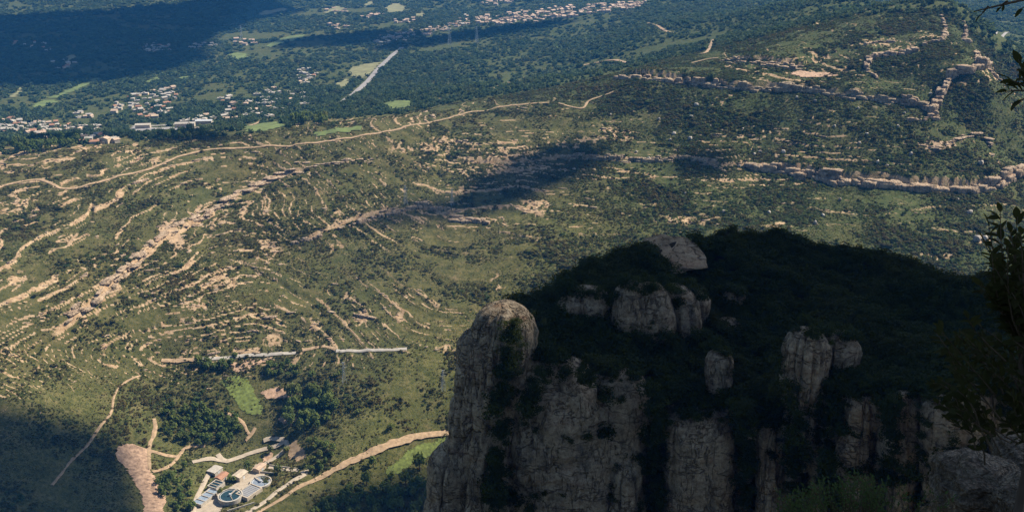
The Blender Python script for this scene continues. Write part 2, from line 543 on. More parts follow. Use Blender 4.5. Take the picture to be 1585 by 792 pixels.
MAT['field_y'] = mat_plain('yellow_green_field', (0.105, 0.135, 0.040), 0.4, 0.06)
MAT['field_t'] = mat_plain('stubble_field', (0.17, 0.165, 0.075), 0.35, 0.05)
MAT['grass'] = mat_plain('fresh_grass', (0.105, 0.130, 0.03), 0.6, 0.35)
MAT['bark'] = mat_plain('bark', (0.075, 0.055, 0.04), 0.3, 3)
MAT['scrub'] = mat_foliage('scrub', (0.042, 0.046, 0.015), (0.118, 0.108, 0.035))
MAT['bush'] = mat_foliage('bush_green', (0.034, 0.062, 0.020), (0.108, 0.138, 0.040))
MAT['forest'] = mat_foliage('forest', (0.028, 0.058, 0.028), (0.100, 0.138, 0.056))
MAT['tree'] = mat_foliage('tree_leaves', (0.050, 0.090, 0.022), (0.165, 0.200, 0.050))
MAT['oak'] = mat_foliage('evergreen_shrub', (0.014, 0.028, 0.007), (0.065, 0.080, 0.020))
MAT['smallleaf'] = mat_foliage('small_leaf', (0.030, 0.062, 0.022), (0.090, 0.135, 0.045))
MAT['leaf'] = mat_foliage('holm_oak_leaf', (0.018, 0.026, 0.009), (0.045, 0.055, 0.018))

def mat_water():
    t = NT('tank_water')
    t.fin(t.ramp(t.noise(0.7, 3, 0.5, t.geo().outputs['Position']), [(0.35, (0.012, 0.030, 0.036)), (0.7, (0.022, 0.05, 0.056))]), 0.15, 0.4)
    t.bump(t.noise(3, 3, 0.6, t.geo().outputs['Position']), 0.03, 0.4)
    return t.m
MAT['water'] = mat_water()

def mat_rock(name, c0, c1, c2, s=1.0, stain=(0.30, 0.14, 0.07), pebble=0.0):
    t = NT(name)
    P = t.geo().outputs['Position']
    mp = t.n('ShaderNodeMapping')
    mp.inputs['Scale'].default_value = (0.22 * s, 0.22 * s, 0.09 * s)
    t.l(P, mp.inputs[0])
    streak = t.noise(1.0, 5, 0.65, mp.outputs[0])
    mp2 = t.n('ShaderNodeMapping')
    mp2.inputs['Scale'].default_value = (0.10 * s, 0.10 * s, 0.35 * s)
    t.l(P, mp2.inputs[0])
    beds = t.noise(1.0, 5, 0.7, mp2.outputs[0])
    n = t.noise(0.45 * s, 7, 0.72, P)
    col = t.ramp(n, [(0.30, c0), (0.5, c1), (0.72, c2)])
    col = t.mix(t.ramp(streak, [(0.52, (0, 0, 0)), (0.68, (0.75, 0.75, 0.75))]), col, (0.075, 0.072, 0.06))
    col = t.mix(t.ramp(beds, [(0.55, (0, 0, 0)), (0.72, (0.7, 0.7, 0.7))]), col, stain)
    fine = t.noise(2.6 * s, 5, 0.75, P)
    blot = t.noise(1.3 * s, 6, 0.8, P)
    col = t.mix(t.ramp(blot, [(0.36, (0.7, 0.7, 0.7)), (0.48, (0, 0, 0))]), col, tuple(k * 0.45 for k in c0))
    col = t.mix(t.ramp(blot, [(0.56, (0, 0, 0)), (0.72, (0.6, 0.6, 0.6))]), col, tuple(min(.6, k * 1.3) for k in c2))
    cracks = None
    for sc3, wd in (((0.05, 0.05, 0.16), 0.012), ((0.22, 0.22, 0.03), 0.014)):
        m3 = t.n('ShaderNodeMapping'); m3.inputs['Scale'].default_value = tuple(q * s for q in sc3)
        t.l(P, m3.inputs[0])
        nn = t.noise(1.0, 4, 0.6, m3.outputs[0])
        ln = t.math('ABSOLUTE', t.math('SUBTRACT', nn, 0.5))
        lm = t.math('SUBTRACT', 1.0, t.math('DIVIDE', ln, wd), True)
        cracks = lm if cracks is None else t.math('MAXIMUM', cracks, lm)
    col = t.mix(t.math('MULTIPLY', cracks, 0.65), col, tuple(k * 0.3 for k in c0))
    h = t.math('ADD', t.math('MULTIPLY', n, 1.4), t.math('ADD', t.math('MULTIPLY', beds, 1.2), t.math('ADD', t.math('MULTIPLY', fine, 0.5), t.math('MULTIPLY', cracks, -0.9))))
    if pebble:
        vo = t.n('ShaderNodeTexVoronoi'); vo.inputs['Scale'].default_value = pebble
        t.l(P, vo.inputs['Vector'])
        vo2 = t.n('ShaderNodeTexVoronoi'); vo2.inputs['Scale'].default_value = pebble * 2.3
        t.l(P, vo2.inputs['Vector'])
        pb = t.math('ADD', vo.outputs['Distance'], t.math('MULTIPLY', vo2.outputs['Distance'], 0.6))
        h = t.math('SUBTRACT', h, t.math('MULTIPLY', pb, 1.2))
        col = t.mix(t.math('MULTIPLY', t.ramp(vo.outputs['Color'], [(0.1, (0, 0, 0)), (0.9, (1, 1, 1))]), 0.5), col, (0.30, 0.26, 0.22))
        col = t.mix(t.ramp(pb, [(0.55, (0, 0, 0)), (1.1, (0.6, 0.6, 0.6))]), col, (0.06, 0.05, 0.04))
    t.bump(h, 0.9 / s, 1.0)
    return t.fin(col, 0.92, 0.1)
MAT['cliff'] = mat_rock('conglomerate_cliff', (0.14, 0.104, 0.068), (0.37, 0.285, 0.186), (0.58, 0.468, 0.32), 1.0, (0.22, 0.11, 0.055))
MAT['band'] = mat_rock('sandstone_band', (0.27, 0.19, 0.12), (0.42, 0.31, 0.205), (0.54, 0.43, 0.31), 0.6, (0.36, 0.20, 0.12))
MAT['boulder'] = mat_rock('pale_boulder', (0.36, 0.32, 0.26), (0.50, 0.45, 0.38), (0.62, 0.57, 0.50), 0.8, (0.40, 0.28, 0.19))
MAT['pebbly'] = mat_rock('pebbly_conglomerate', (0.20, 0.155, 0.105), (0.40, 0.325, 0.23), (0.58, 0.49, 0.36), 6.0, (0.20, 0.11, 0.07), 14.0)
MAT['slab'] = mat_rock('weathered_slab', (0.28, 0.195, 0.115), (0.43, 0.32, 0.20), (0.56, 0.43, 0.28), 0.5)
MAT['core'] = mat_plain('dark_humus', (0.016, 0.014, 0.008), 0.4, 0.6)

# ------------------------------------------------------------------ small mesh makers
def leafy(seed, n, leaf, rx, ry, rz, z0, lumps=5, flat=0.0):
    """crown of small leaf clumps spread through several uneven lobes"""
    g = np.random.default_rng(seed)
    cen = g.normal(0, 0.38, (lumps, 3)); cen[:, 2] = g.uniform(-0.35, 0.5, lumps)
    rad = g.uniform(0.42, 0.68, lumps)
    k = g.integers(0, lumps, n)
    d = g.normal(0, 1, (n, 3)); d /= np.linalg.norm(d, axis=1)[:, None]
    rr = g.uniform(0.55, 1.05, n) ** 0.6
    p = cen[k] + d * (rad[k] * rr)[:, None]
    nrm = d + g.normal(0, 0.5, (n, 3)) + np.array([0, 0, 0.35]); nrm /= np.linalg.norm(nrm, axis=1)[:, None]
    t = np.cross(nrm, g.normal(0, 1, (n, 3))); t /= np.linalg.norm(t, axis=1)[:, None]
    b = np.cross(nrm, t)
    s = leaf * g.uniform(0.6, 1.35, n)[:, None]
    sc3 = np.array([rx, ry, rz])
    q = [p + s * (t * a + b * c * 0.8) + nrm * s * e for a, c, e in ((-1, -.55, 0), (.2, -1, .25), (1, .4, 0), (-.25, 1, -.2))]
    V = np.stack(q, 1).reshape(-1, 3) * sc3 + np.array([0, 0, z0])
    V[:, 2] = np.maximum(V[:, 2], flat)
    return V, np.arange(n * 4).reshape(n, 4)

def tube(pts, rad, sides=6, V=None, F=None):
    V = [] if V is None else V; F = [] if F is None else F
    pts = [Vector(p) for p in pts]
    base = len(V)
    for i, p in enumerate(pts):
        d = (pts[min(i + 1, len(pts) - 1)] - pts[max(i - 1, 0)]).normalized()
        a = d.orthogonal().normalized(); b = d.cross(a)
        for k in range(sides):
            an = 2 * math.pi * k / sides
            V.append(p + (a * math.cos(an) + b * math.sin(an)) * rad[i])
    for i in range(len(pts) - 1):
        for k in range(sides):
            k2 = (k + 1) % sides
            F.append((base + i * sides + k, base + i * sides + k2, base + (i + 1) * sides + k2, base + (i + 1) * sides + k))
    F.append(tuple(base + (len(pts) - 1) * sides + k for k in range(sides)))
    return V, F

def box(V, F, x0, x1, y0, y1, z0, z1):
    b = len(V)
    V += [(x0, y0, z0), (x1, y0, z0), (x1, y1, z0), (x0, y1, z0), (x0, y0, z1), (x1, y0, z1), (x1, y1, z1), (x0, y1, z1)]
    F += [tuple(b + i for i in f) for f in ((3, 2, 1, 0), (4, 5, 6, 7), (0, 1, 5, 4), (1, 2, 6, 5), (2, 3, 7, 6), (3, 0, 4, 7))]
    return V, F

def rockball(seed, sx, sy, sz, sub=4, amp=0.25, freq=1.4, square=0.35):
    import bmesh
    bm = bmesh.new()
    bmesh.ops.create_icosphere(bm, subdivisions=sub, radius=1.0)
    V = np.array([v.co[:] for v in bm.verts])
    F = np.array([[v.index for v in f.verts] for f in bm.faces])
    bm.free()
    m = np.abs(V).max(1)[:, None]
    V = V * (1 - square) + V / m * square * 0.85
    o = seed * 13.7
    dsp = fbm(V[:, 0] * freq + o + V[:, 2] * 0.7, V[:, 1] * freq - o + V[:, 2] * 1.1, 1.0, 4, seed)
    bed = fbm(V[:, 2] * 6 + o, V[:, 0] * 0.6, 1.0, 2, seed + 5)
    V = V * (1 + amp * dsp + 0.06 * bed)[:, None]
    return V * np.array([sx, sy, sz]), F

def rotz(V, a):
    c, s = math.cos(a), math.sin(a)
    return np.stack([V[:, 0] * c - V[:, 1] * s, V[:, 0] * s + V[:, 1] * c, V[:, 2]], 1)

# ------------------------------------------------------------------ scatter of uncountable plants (geometry nodes)
def scatter(name, P, S, rot, proto_me, label=None):
    me = bpy.data.meshes.new(name)
    me.vertices.add(len(P)); me.vertices.foreach_set('co', np.asarray(P, np.float32).ravel())
    a = me.attributes.new('scl', 'FLOAT_VECTOR', 'POINT'); a.data.foreach_set('vector', np.asarray(S, np.float32).ravel())
    a = me.attributes.new('rot', 'FLOAT', 'POINT'); a.data.foreach_set('value', np.asarray(rot, np.float32))
    o = obj(name, me)
    proto = bpy.data.objects.new(name + '_source', proto_me)      # not linked: only the scattered copies exist
    ng = bpy.data.node_groups.new(name, 'GeometryNodeTree')
    ng.interface.new_socket('Geometry', in_out='INPUT', socket_type='NodeSocketGeometry')
    ng.interface.new_socket('Geometry', in_out='OUTPUT', socket_type='NodeSocketGeometry')
    N = ng.nodes.new
    gi, go = N('NodeGroupInput'), N('NodeGroupOutput')
    iop, oi = N('GeometryNodeInstanceOnPoints'), N('GeometryNodeObjectInfo')
    oi.inputs[0].default_value = proto
    oi.inputs['As Instance'].default_value = True
    s, r, cx = N('GeometryNodeInputNamedAttribute'), N('GeometryNodeInputNamedAttribute'), N('ShaderNodeCombineXYZ')
    s.data_type = 'FLOAT_VECTOR'; s.inputs[0].default_value = 'scl'
    r.data_type = 'FLOAT'; r.inputs[0].default_value = 'rot'
    L = ng.links.new
    L(gi.outputs[0], iop.inputs['Points'])
    L(oi.outputs['Geometry'], iop.inputs['Instance'])
    L(r.outputs[0], cx.inputs[2]); L(cx.outputs[0], iop.inputs['Rotation'])
    L(s.outputs[0], iop.inputs['Scale'])
    L(iop.outputs[0], go.inputs[0])
    md = o.modifiers.new('scatter', 'NODES'); md.node_group = ng
    tag(o, label, kind='stuff')
    return o

# ------------------------------------------------------------------ fields, tracks and yards
def catmull(P, step):
    P = np.asarray(P, float)
    out = []
    for i in range(len(P) - 1):
        p0, p1, p2, p3 = P[max(i - 1, 0)], P[i], P[i + 1], P[min(i + 2, len(P) - 1)]
        n = max(2, int(np.linalg.norm(p2 - p1) / step))
        for k in range(n):
            t = k / n
            out.append(0.5 * ((2 * p1) + (-p0 + p2) * t + (2 * p0 - 5 * p1 + 4 * p2 - p3) * t * t + (-p0 + 3 * p1 - 3 * p2 + p3) * t ** 3))
    out.append(P[-1])
    return np.array(out)

def ribbon(name, pix, width, mat, off=0.35, rough=0.0, step=3.0, keep=True):
    C = cast([p[0] for p in pix], [p[1] for p in pix])[:, :2]
    C = catmull(C, step)
    T = np.gradient(C, axis=0); T /= np.linalg.norm(T, axis=1)[:, None] + 1e-9
    Nn = np.stack([-T[:, 1], T[:, 0]], 1)
    arc = np.concatenate([[0], np.cumsum(np.linalg.norm(np.diff(C, axis=0), axis=1))])
    w = np.interp(np.linspace(0, 1, len(C)), np.linspace(0, 1, len(width)), width) if not np.isscalar(width) else np.full(len(C), width)
    offs = np.linspace(-0.5, 0.5, 5)
    rows = []
    for k, s in enumerate(offs):
        ww = w * (1 + rough * fbm(arc, np.full_like(arc, 40.0 * np.sign(s)), 4, 4, 7, 0.8))
        p = C + Nn * (s * ww)[:, None]
        rows.append(p)
    XY = np.stack(rows, 1)
    z = HG(XY[..., 0], XY[..., 1])[0]
    zs = z.max(1, keepdims=True) * 0.35 + z * 0.65
    V = np.dstack([XY, zs + off])
    V[:, 0, 2] -= 0.25; V[:, -1, 2] -= 0.25
    n = len(C)
    i = np.arange(n - 1)[:, None] * 5; j = np.arange(4)[None]
    F = np.stack([i + j, i + j + 1, i + j + 6, i + j + 5], -1).reshape(-1, 4)[:, ::-1]
    if keep:
        for c in range(5):
            u, v = project(V[:, c, 0], V[:, c, 1], V[:, c, 2])
            for a, b in zip(u, v):
                keep_out_disc(a, b, 1, 0.5)
    o = obj(name, mesh_from(name, V.reshape(-1, 3), np.ascontiguousarray(F), mat, True))
    tag(o, kind='structure')
    return o

def patch(name, poly, mat, cell=3.0, off=0.4):
    if name != 'meadow' and not (name == 'bare_earth' and poly[0][1] < 600): keep_out_poly(poly)
    if max(p[1] for p in poly) > 330: cell = 0.9
    W = cast([p[0] for p in poly], [p[1] for p in poly])[:, :2]
    x0, y0 = W.min(0); x1, y1 = W.max(0)
    nx, ny = max(2, int((x1 - x0) / cell)), max(2, int((y1 - y0) / cell))
    nx, ny = min(nx, 240), min(ny, 240)
    X, Y = np.meshgrid(np.linspace(x0, x1, nx + 1), np.linspace(y0, y1, ny + 1))
    cx, cy = (X[:-1, :-1] + X[1:, 1:]) / 2, (Y[:-1, :-1] + Y[1:, 1:]) / 2
    wob = max(2.2, 0.9 * cell)
    ins = in_poly(cx + wob * 2 * fbm(cx, cy, 11, 4, 3, .7), cy + wob * 2 * fbm(cx, cy, 11, 4, 4, .7), [tuple(w) for w in W])
    idx = np.arange((nx + 1) * (ny + 1)).reshape(ny + 1, nx + 1)
    F = np.stack([idx[:-1, :-1], idx[:-1, 1:], idx[1:, 1:], idx[1:, :-1]], -1)[ins]
    Z = HG(X, Y)[0] + off
    V = np.stack([X, Y, Z], -1).reshape(-1, 3)
    used, inv = np.unique(F.ravel(), return_inverse=True)
    if len(used) < 4: return None
    o = obj(name, mesh_from(name, V[used], np.ascontiguousarray(inv.reshape(-1, 4)), mat, True))
    tag(o, kind='structure')
    return o

for p in ([(50,166),(58,158),(72,155),(86,155),(88,159),(72,163),(58,168)], [(70,153),(88,147),(110,136),(150,120),(156,123),(118,140),(90,152)],
          [(412,72),(428,62),(450,56),(472,54),(470,60),(440,67),(420,74)], [(352,86),(366,81),(380,84),(384,91),(368,93)],
          [(225,127),(245,119),(250,123),(230,129)], [(590,161),(612,156),(632,156),(640,164),(604,170)], [(380,197),(404,191),(432,189),(442,196),(404,204),(378,204)],
          [(275,120),(305,116),(306,119),(278,124)], [(480,206),(560,196),(566,201),(490,212)]):
    patch('field', p, MAT['field_y'], 5.0, 0.8)
for p in ([(538,108),(566,99),(592,97),(580,109),(560,122),(545,119)], [(520,130),(540,121),(542,131),(526,139)], [(596,11),(611,4),(627,9),(624,20),(600,21)],
          [(560,6),(575,1),(578,8),(562,12)], [(500,20),(520,10),(536,12),(520,24)], [(640,22),(656,18),(660,24),(645,30)], [(398,20),(440,12),(446,16),(402,26)],
          [(100,88),(112,84),(122,90),(108,95)], [(15,150),(34,132),(38,138),(22,152)]):
    patch('field', p, MAT['field_t'], 6.0, 0.8)
patch('meadow', [(338,590),(352,584),(376,580),(392,604),(408,628),(404,642),(380,640),(356,616)], MAT['grass'], 2.0, 0.35)
patch('meadow', [(598,728),(628,700),(660,684),(692,676),(694,690),(664,704),(630,722),(604,736)], MAT['grass'], 2.0, 0.35)
patch('bare_earth', [(177,702),(184,690),(198,686),(214,690),(231,699),(234,716),(233,728),(247,742),(254,765),(258,792),(260,830),(226,830),(221,792),(219,768),(206,742),(200,728),(186,716)], MAT['pink'], 1.6, 0.4)
patch('bare_earth', [(430,650),(442,640),(462,644),(456,652),(440,660)], MAT['pink'], 2.0, 0.35)
patch('bare_earth', [(402,606),(420,598),(452,604),(470,612),(440,616),(412,614)], MAT['pink'], 2.0, 0.35)
patch('bare_earth', [(350,566),(378,558),(412,556),(402,566),(372,576)], MAT['pink'], 2.0, 0.35)
patch('bare_earth', [(404,716),(410,706),(420,700),(424,706),(414,714)], MAT['pink'], 1.5, 0.35)
patch('bare_earth', [(445,690),(456,682),(472,690),(474,706),(460,714),(448,706)], MAT['dirt'], 1.5, 0.35)
patch('bare_earth', [(245,350),(258,342),(270,350),(284,372),(288,386),(276,388),(262,374),(250,362)], MAT['dirt'], 2.0, 0.5)
patch('works_yard', [(200,200),(212,195),(240,198),(290,197),(290,201),(250,204),(210,206)], MAT['rail'], 3.0, 0.6)
patch('bare_earth', [(1222,116),(1240,108),(1250,112),(1290,114),(1298,118),(1250,120)], MAT['pink'], 3.0, 0.7)
patch('bare_earth', [(1410,228),(1440,222),(1478,220),(1484,226),(1450,234),(1424,236)], MAT['dirt'], 3.0, 0.7)

DIRT, ASP = MAT['dirt'], MAT['asphalt']
ribbon('dirt_road', [(-30,300),(0,290),(40,280),(62,278),(90,290),(120,291),(160,280),(215,266),(255,252),(285,240),(330,231),(400,228),(470,222),(540,214),(600,203),(650,192),(690,184),(730,173),(780,165),(850,159)], 3.8, DIRT, 0.5, 0.5)
ribbon('dirt_road', [(865,160),(900,168),(912,156),(935,148),(955,140)], 3.0, DIRT, 0.6, 0.6)
ribbon('dirt_road', [(668,155),(700,150),(720,145),(770,135),(812,121)], 6.0, DIRT, 0.8, 0.5)
ribbon('dirt_road', [(895,103),(920,98),(955,94),(990,98)], 7.0, DIRT, 0.8, 0.5)
ribbon('dirt_road', [(1070,98),(1095,92),(1112,90)], 3.5, DIRT, 0.8, 0.5)
ribbon('dirt_road', [(1003,36),(1020,42),(1042,52)], 6.0, DIRT, 0.8, 0.5)
ribbon('dirt_road', [(1084,84),(1096,78),(1104,62)], 5.0, DIRT, 0.8, 0.5)
ribbon('valley_road', [(532,158),(548,146),(560,135),(585,108),(605,88),(622,74)], 11.0, MAT['rail'], 0.9, 0.12)
ribbon('valley_road', [(1540,53),(1560,51),(1600,49)], 5.0, MAT['rail'], 1.0, 0.2)
ribbon('dirt_road', [(380,196),(400,190),(430,181),(470,172),(500,164)], 5.0, DIRT, 0.6, 0.4)
ribbon('valley_road', [(205,196),(260,194),(320,190),(336,188)], 8.0, MAT['asphalt'], 0.8, 0.2)
ribbon('paved_road', [(300,557),(325,555),(345,554),(380,550),(420,548),(458,546)], 3.6, ASP, 0.35, 0.12)
ribbon('paved_road', [(520,543),(550,543),(580,542),(605,541),(630,540)], 3.6, ASP, 0.35, 0.12)
ribbon('dirt_road', [(250,558),(275,558),(300,557)], 4.0, DIRT, 0.35, 0.6)
ribbon('dirt_road', [(468,542),(500,536),(520,541)], 3.4, DIRT, 0.35, 0.6)
ribbon('dirt_track', [(380,806),(400,792),(430,775),(480,745),(540,715),(600,690),(650,675),(700,668)], [3, 3.4, 4, 5, 7, 5.5, 5], DIRT, 0.4, 0.7)
ribbon('dirt_track', [(238,648),(241,660),(238,674),(231,690),(230,712),(231,726)], 3.0, DIRT, 0.4, 0.6)
ribbon('dirt_track', [(232,697),(250,702),(268,706),(278,704),(284,696),(296,690),(318,690)], 3.0, DIRT, 0.4, 0.6)
ribbon('dirt_track', [(236,730),(256,724),(268,716),(277,706)], 3.0, DIRT, 0.4, 0.6)
ribbon('dirt_track', [(217,581),(188,596),(177,614),(171,640),(151,666),(136,688),(110,714),(81,751)], 1.8, DIRT, 0.4, 0.9)
ribbon('dirt_track', [(352,640),(372,650),(382,666),(386,672)], 2.5, DIRT, 0.5, 0.6)
ribbon('dirt_track', [(395,662),(388,674),(380,682)], 2.5, DIRT, 0.5, 0.6)
ribbon('access_road', [(298,715),(322,710),(331,710),(351,714),(369,708),(389,701),(410,695),(426,691),(440,684),(444,688),(440,697),(426,708),(414,715),(402,722)], 3.6, MAT['yard'], 0.45, 0.3)
ribbon('access_road', [(337,703),(344,711),(352,714)], 4.0, MAT['yard'], 0.6, 0.2)
ribbon('access_road', [(408,683),(420,679),(440,681)], 3.5, MAT['yard'], 0.6, 0.3)
ribbon('access_road', [(404,719),(389,737),(369,753),(349,770),(322,790),(296,812)], [9, 7, 5, 5, 6], MAT['yard'], 0.35, 0.1)
ribbon('access_road', [(416,723),(440,726),(462,728)], 3.5, MAT['yard'], 0.5, 0.1)
ribbon('access_road', [(471,728),(470,734),(450,746),(429,760),(414,773),(389,789),(360,806)], [6, 4, 3.6, 3.6, 4, 4], MAT['yard'], 0.4, 0.25)
ribbon('access_road', [(324,732),(315,750),(303,775),(298,800)], 3.5, MAT['yard'], 0.5, 0.2)
patch('concrete_yard', [(298,806),(303,778),(314,764),(322,766),(352,758),(372,742),(396,730),(410,732),(408,738),(392,744),(372,760),(350,778),(330,800),(322,826)], MAT['yard'], 1.2, 0.18)

# ------------------------------------------------------------------ scrub, forest and individual trees
def sample_sector(n, r0, r1, amax=31.5):
    r = np.sqrt(rng.uniform(r0 * r0, r1 * r1, n)); a = R(1) * rng.uniform(-amax, amax, n)
    return r * np.sin(a), r * np.cos(a)

CREST_U = [-300, 0, 130, 230, 330, 420, 500, 620, 700, 840, 960, 1100, 1200, 1300, 1700]
CREST_V = [245, 243, 228, 217, 214, 203, 190, 178, 160, 138, 112, 70, 40, 0, -40]
def near_zone(u, v):
    return v > np.interp(u, CREST_U, CREST_V)

GROVES = [[(440,612),(470,598),(510,600),(524,640),(500,664),(462,668),(440,650)], [(250,640),(290,622),(336,630),(370,650),(372,680),(340,692),(262,686)],
          [(300,560),(340,556),(362,558),(356,576),(310,578)], [(410,566),(440,560),(470,572),(450,590),(420,588)], [(236,740),(290,726),(300,792),(262,792)], [(470,690),(520,680),(510,730),(482,730)]]
def make_scrub():
    n = 700000
    x, y = sample_sector(n, 490, 1500)
    z, rk, ft = HG(x, y, True)
    u, v = project(x, y, z)
    nz = near_zone(u, v)
    dens = 0.56 + 0.75 * fbm(x, y, 80, 4, 101) + 1.15 * fbm(x, y, 16, 3, 103) + 0.25 * sstep(480, 580, v)
    dens = dens + 0.48 * sstep(700, 1150, u) - 0.25 * sstep(0, 260, 260 - np.abs(u - 150)) * 0
    dens = dens - 0.10 + 0.55 * ft * sstep(1000, 600, u)
    dens = dens * (1 - 0.82 * sstep(0.1, 0.6, rk))
    for g in GROVES:
        dens = dens + 0.5 * in_poly(u, v, g)
    ok = nz & (rng.uniform(0, 1, n) < dens * 0.74) & ~kept(x, y, z) & (v < 830)
    ok &= ~((u > 960) & (v > 580))
    x, y, z, u, v = x[ok], y[ok], z[ok], u[ok], v[ok]
    m = len(x)
    s = np.exp(rng.normal(-0.12, 0.42, m)) * (0.62 + 0.22 * sstep(650, 1200, u)) * np.clip(0.85 + 0.9 * fbm(x, y, 40, 3, 107), 0.4, 1.8)
    s = np.clip(s, 0.3, 2.4) * np.where(rng.uniform(0, 1, m) < 0.03, 1.8, 1.0)
    S = np.stack([s * rng.uniform(0.8, 1.25, m), s * rng.uniform(0.8, 1.25, m), s * rng.uniform(0.6, 1.1, m)], 1)
    P = np.stack([x, y, z - 0.1], 1)
    rot = rng.uniform(0, 6.28, m)
    kind = (rng.uniform(0, 1, m) + 0.35 * sstep(500, 1100, u) + 0.25 * fbm(x, y, 120, 2, 109)) > 0.72
    for nm, sel, mt, sd in (('scrub', ~kind, 'scrub', 3), ('green_scrub', kind, 'bush', 4)):
        for h in range(2):
            ss = np.where(sel)[0][h::2]
            V, F = leafy(sd * 10 + h, 46, 0.34, 1.25, 1.25, 0.95, 0.55, 4)
            scatter(nm, P[ss], S[ss], rot[ss], mesh_from(nm, V, F, MAT[mt]))
    print('scrub', m)

def make_forest():
    n = 330000
    x, y = sample_sector(n, 1000, 5000)
    w = rng.uniform(0, 1, n) < np.clip(1500 / np.hypot(x, y), 0.25, 1) ** 1.2      # farther woods get fewer, larger crowns
    x, y = x[w], y[w]
    z, rk = HG(x, y)
    u, v = project(x, y, z)
    far = ~near_zone(u, v) | (np.hypot(x, y) > 1480)
    dens = 0.58 + 1.0 * fbm(x, y, 170, 5, 121)
    ok = far & (rng.uniform(0, 1, len(x)) < dens) & ~kept(x, y, z) & (v > -60)
    x, y, z = x[ok], y[ok], z[ok]
    m = len(x)
    r = np.hypot(x, y)
    s = np.exp(rng.normal(0, 0.25, m)) * 2.9 * np.clip(r / 1700, 0.75, 1.9)
    S = np.stack([s, s * rng.uniform(0.85, 1.2, m), s * rng.uniform(0.8, 1.2, m) / np.clip(r / 1700, 0.8, 1.5)], 1)
    P = np.stack([x, y, z - 0.3], 1); rot = rng.uniform(0, 6.28, m)
    for h in range(2):
        V, F = leafy(200 + h, 60, 0.33, 1.15, 1.15, 1.15, 0.85, 5)
        scatter('forest', P[h::2], S[h::2], rot[h::2], mesh_from('forest', V, F, MAT['forest']))
    print('forest', m)

TREE_ME = []
for k in range(4):
    V, F = leafy(300 + k, 150, 0.22, 1.0, 1.0, [1.25, 1.0, 1.35, 0.95][k], [1.5, 1.25, 1.7, 1.15][k], 6)
    cm = mesh_from('crown', V, F, MAT['tree'])
    tv, tf = tube([(0, 0, -0.3), (0.03, 0, 0.5), (0.02, 0.05, 1.0), (0.1, 0.05, 1.6)], [0.13, 0.10, 0.08, 0.03], 6)
    tube([(0.02, 0.05, 0.8), (0.3, 0.1, 1.25)], [0.05, 0.02], 4, tv, tf)
    tube([(0.02, 0.05, 0.7), (-0.3, -0.15, 1.2)], [0.05, 0.02], 4, tv, tf)
    TREE_ME.append((cm, mesh_from('trunk', tv, tf, MAT['bark'])))
def tree(p, s, k, label, group, name='tree'):
    e = empty(name, p, random.uniform(0, 6.28))
    e.scale = (s, s, s * random.uniform(0.85, 1.2))
    obj('crown', TREE_ME[k][0], e); obj('trunk', TREE_ME[k][1], e)
    tag(e, label, 'tree', group)
    return e
def sample_poly(poly, n, sep):
    us, vs = [p[0] for p in poly], [p[1] for p in poly]
    out = []
    for _ in range(n * 60):
        if len(out) >= n: break
        u, v = random.uniform(min(us), max(us)), random.uniform(min(vs), max(vs))
        if in_poly(np.array([u]), np.array([v]), poly)[0] and all((u - a) ** 2 + (1.6 * (v - b)) ** 2 > sep * sep for a, b in out):
            out.append((u, v))
    return out
def grove(poly, n, sep, s0, s1, label, group):
    pts = sample_poly(poly, n, sep)
    W = cast([p[0] for p in pts], [p[1] for p in pts])
    for w in W:
        tree(w, random.uniform(s0, s1), random.randrange(4), label, group)
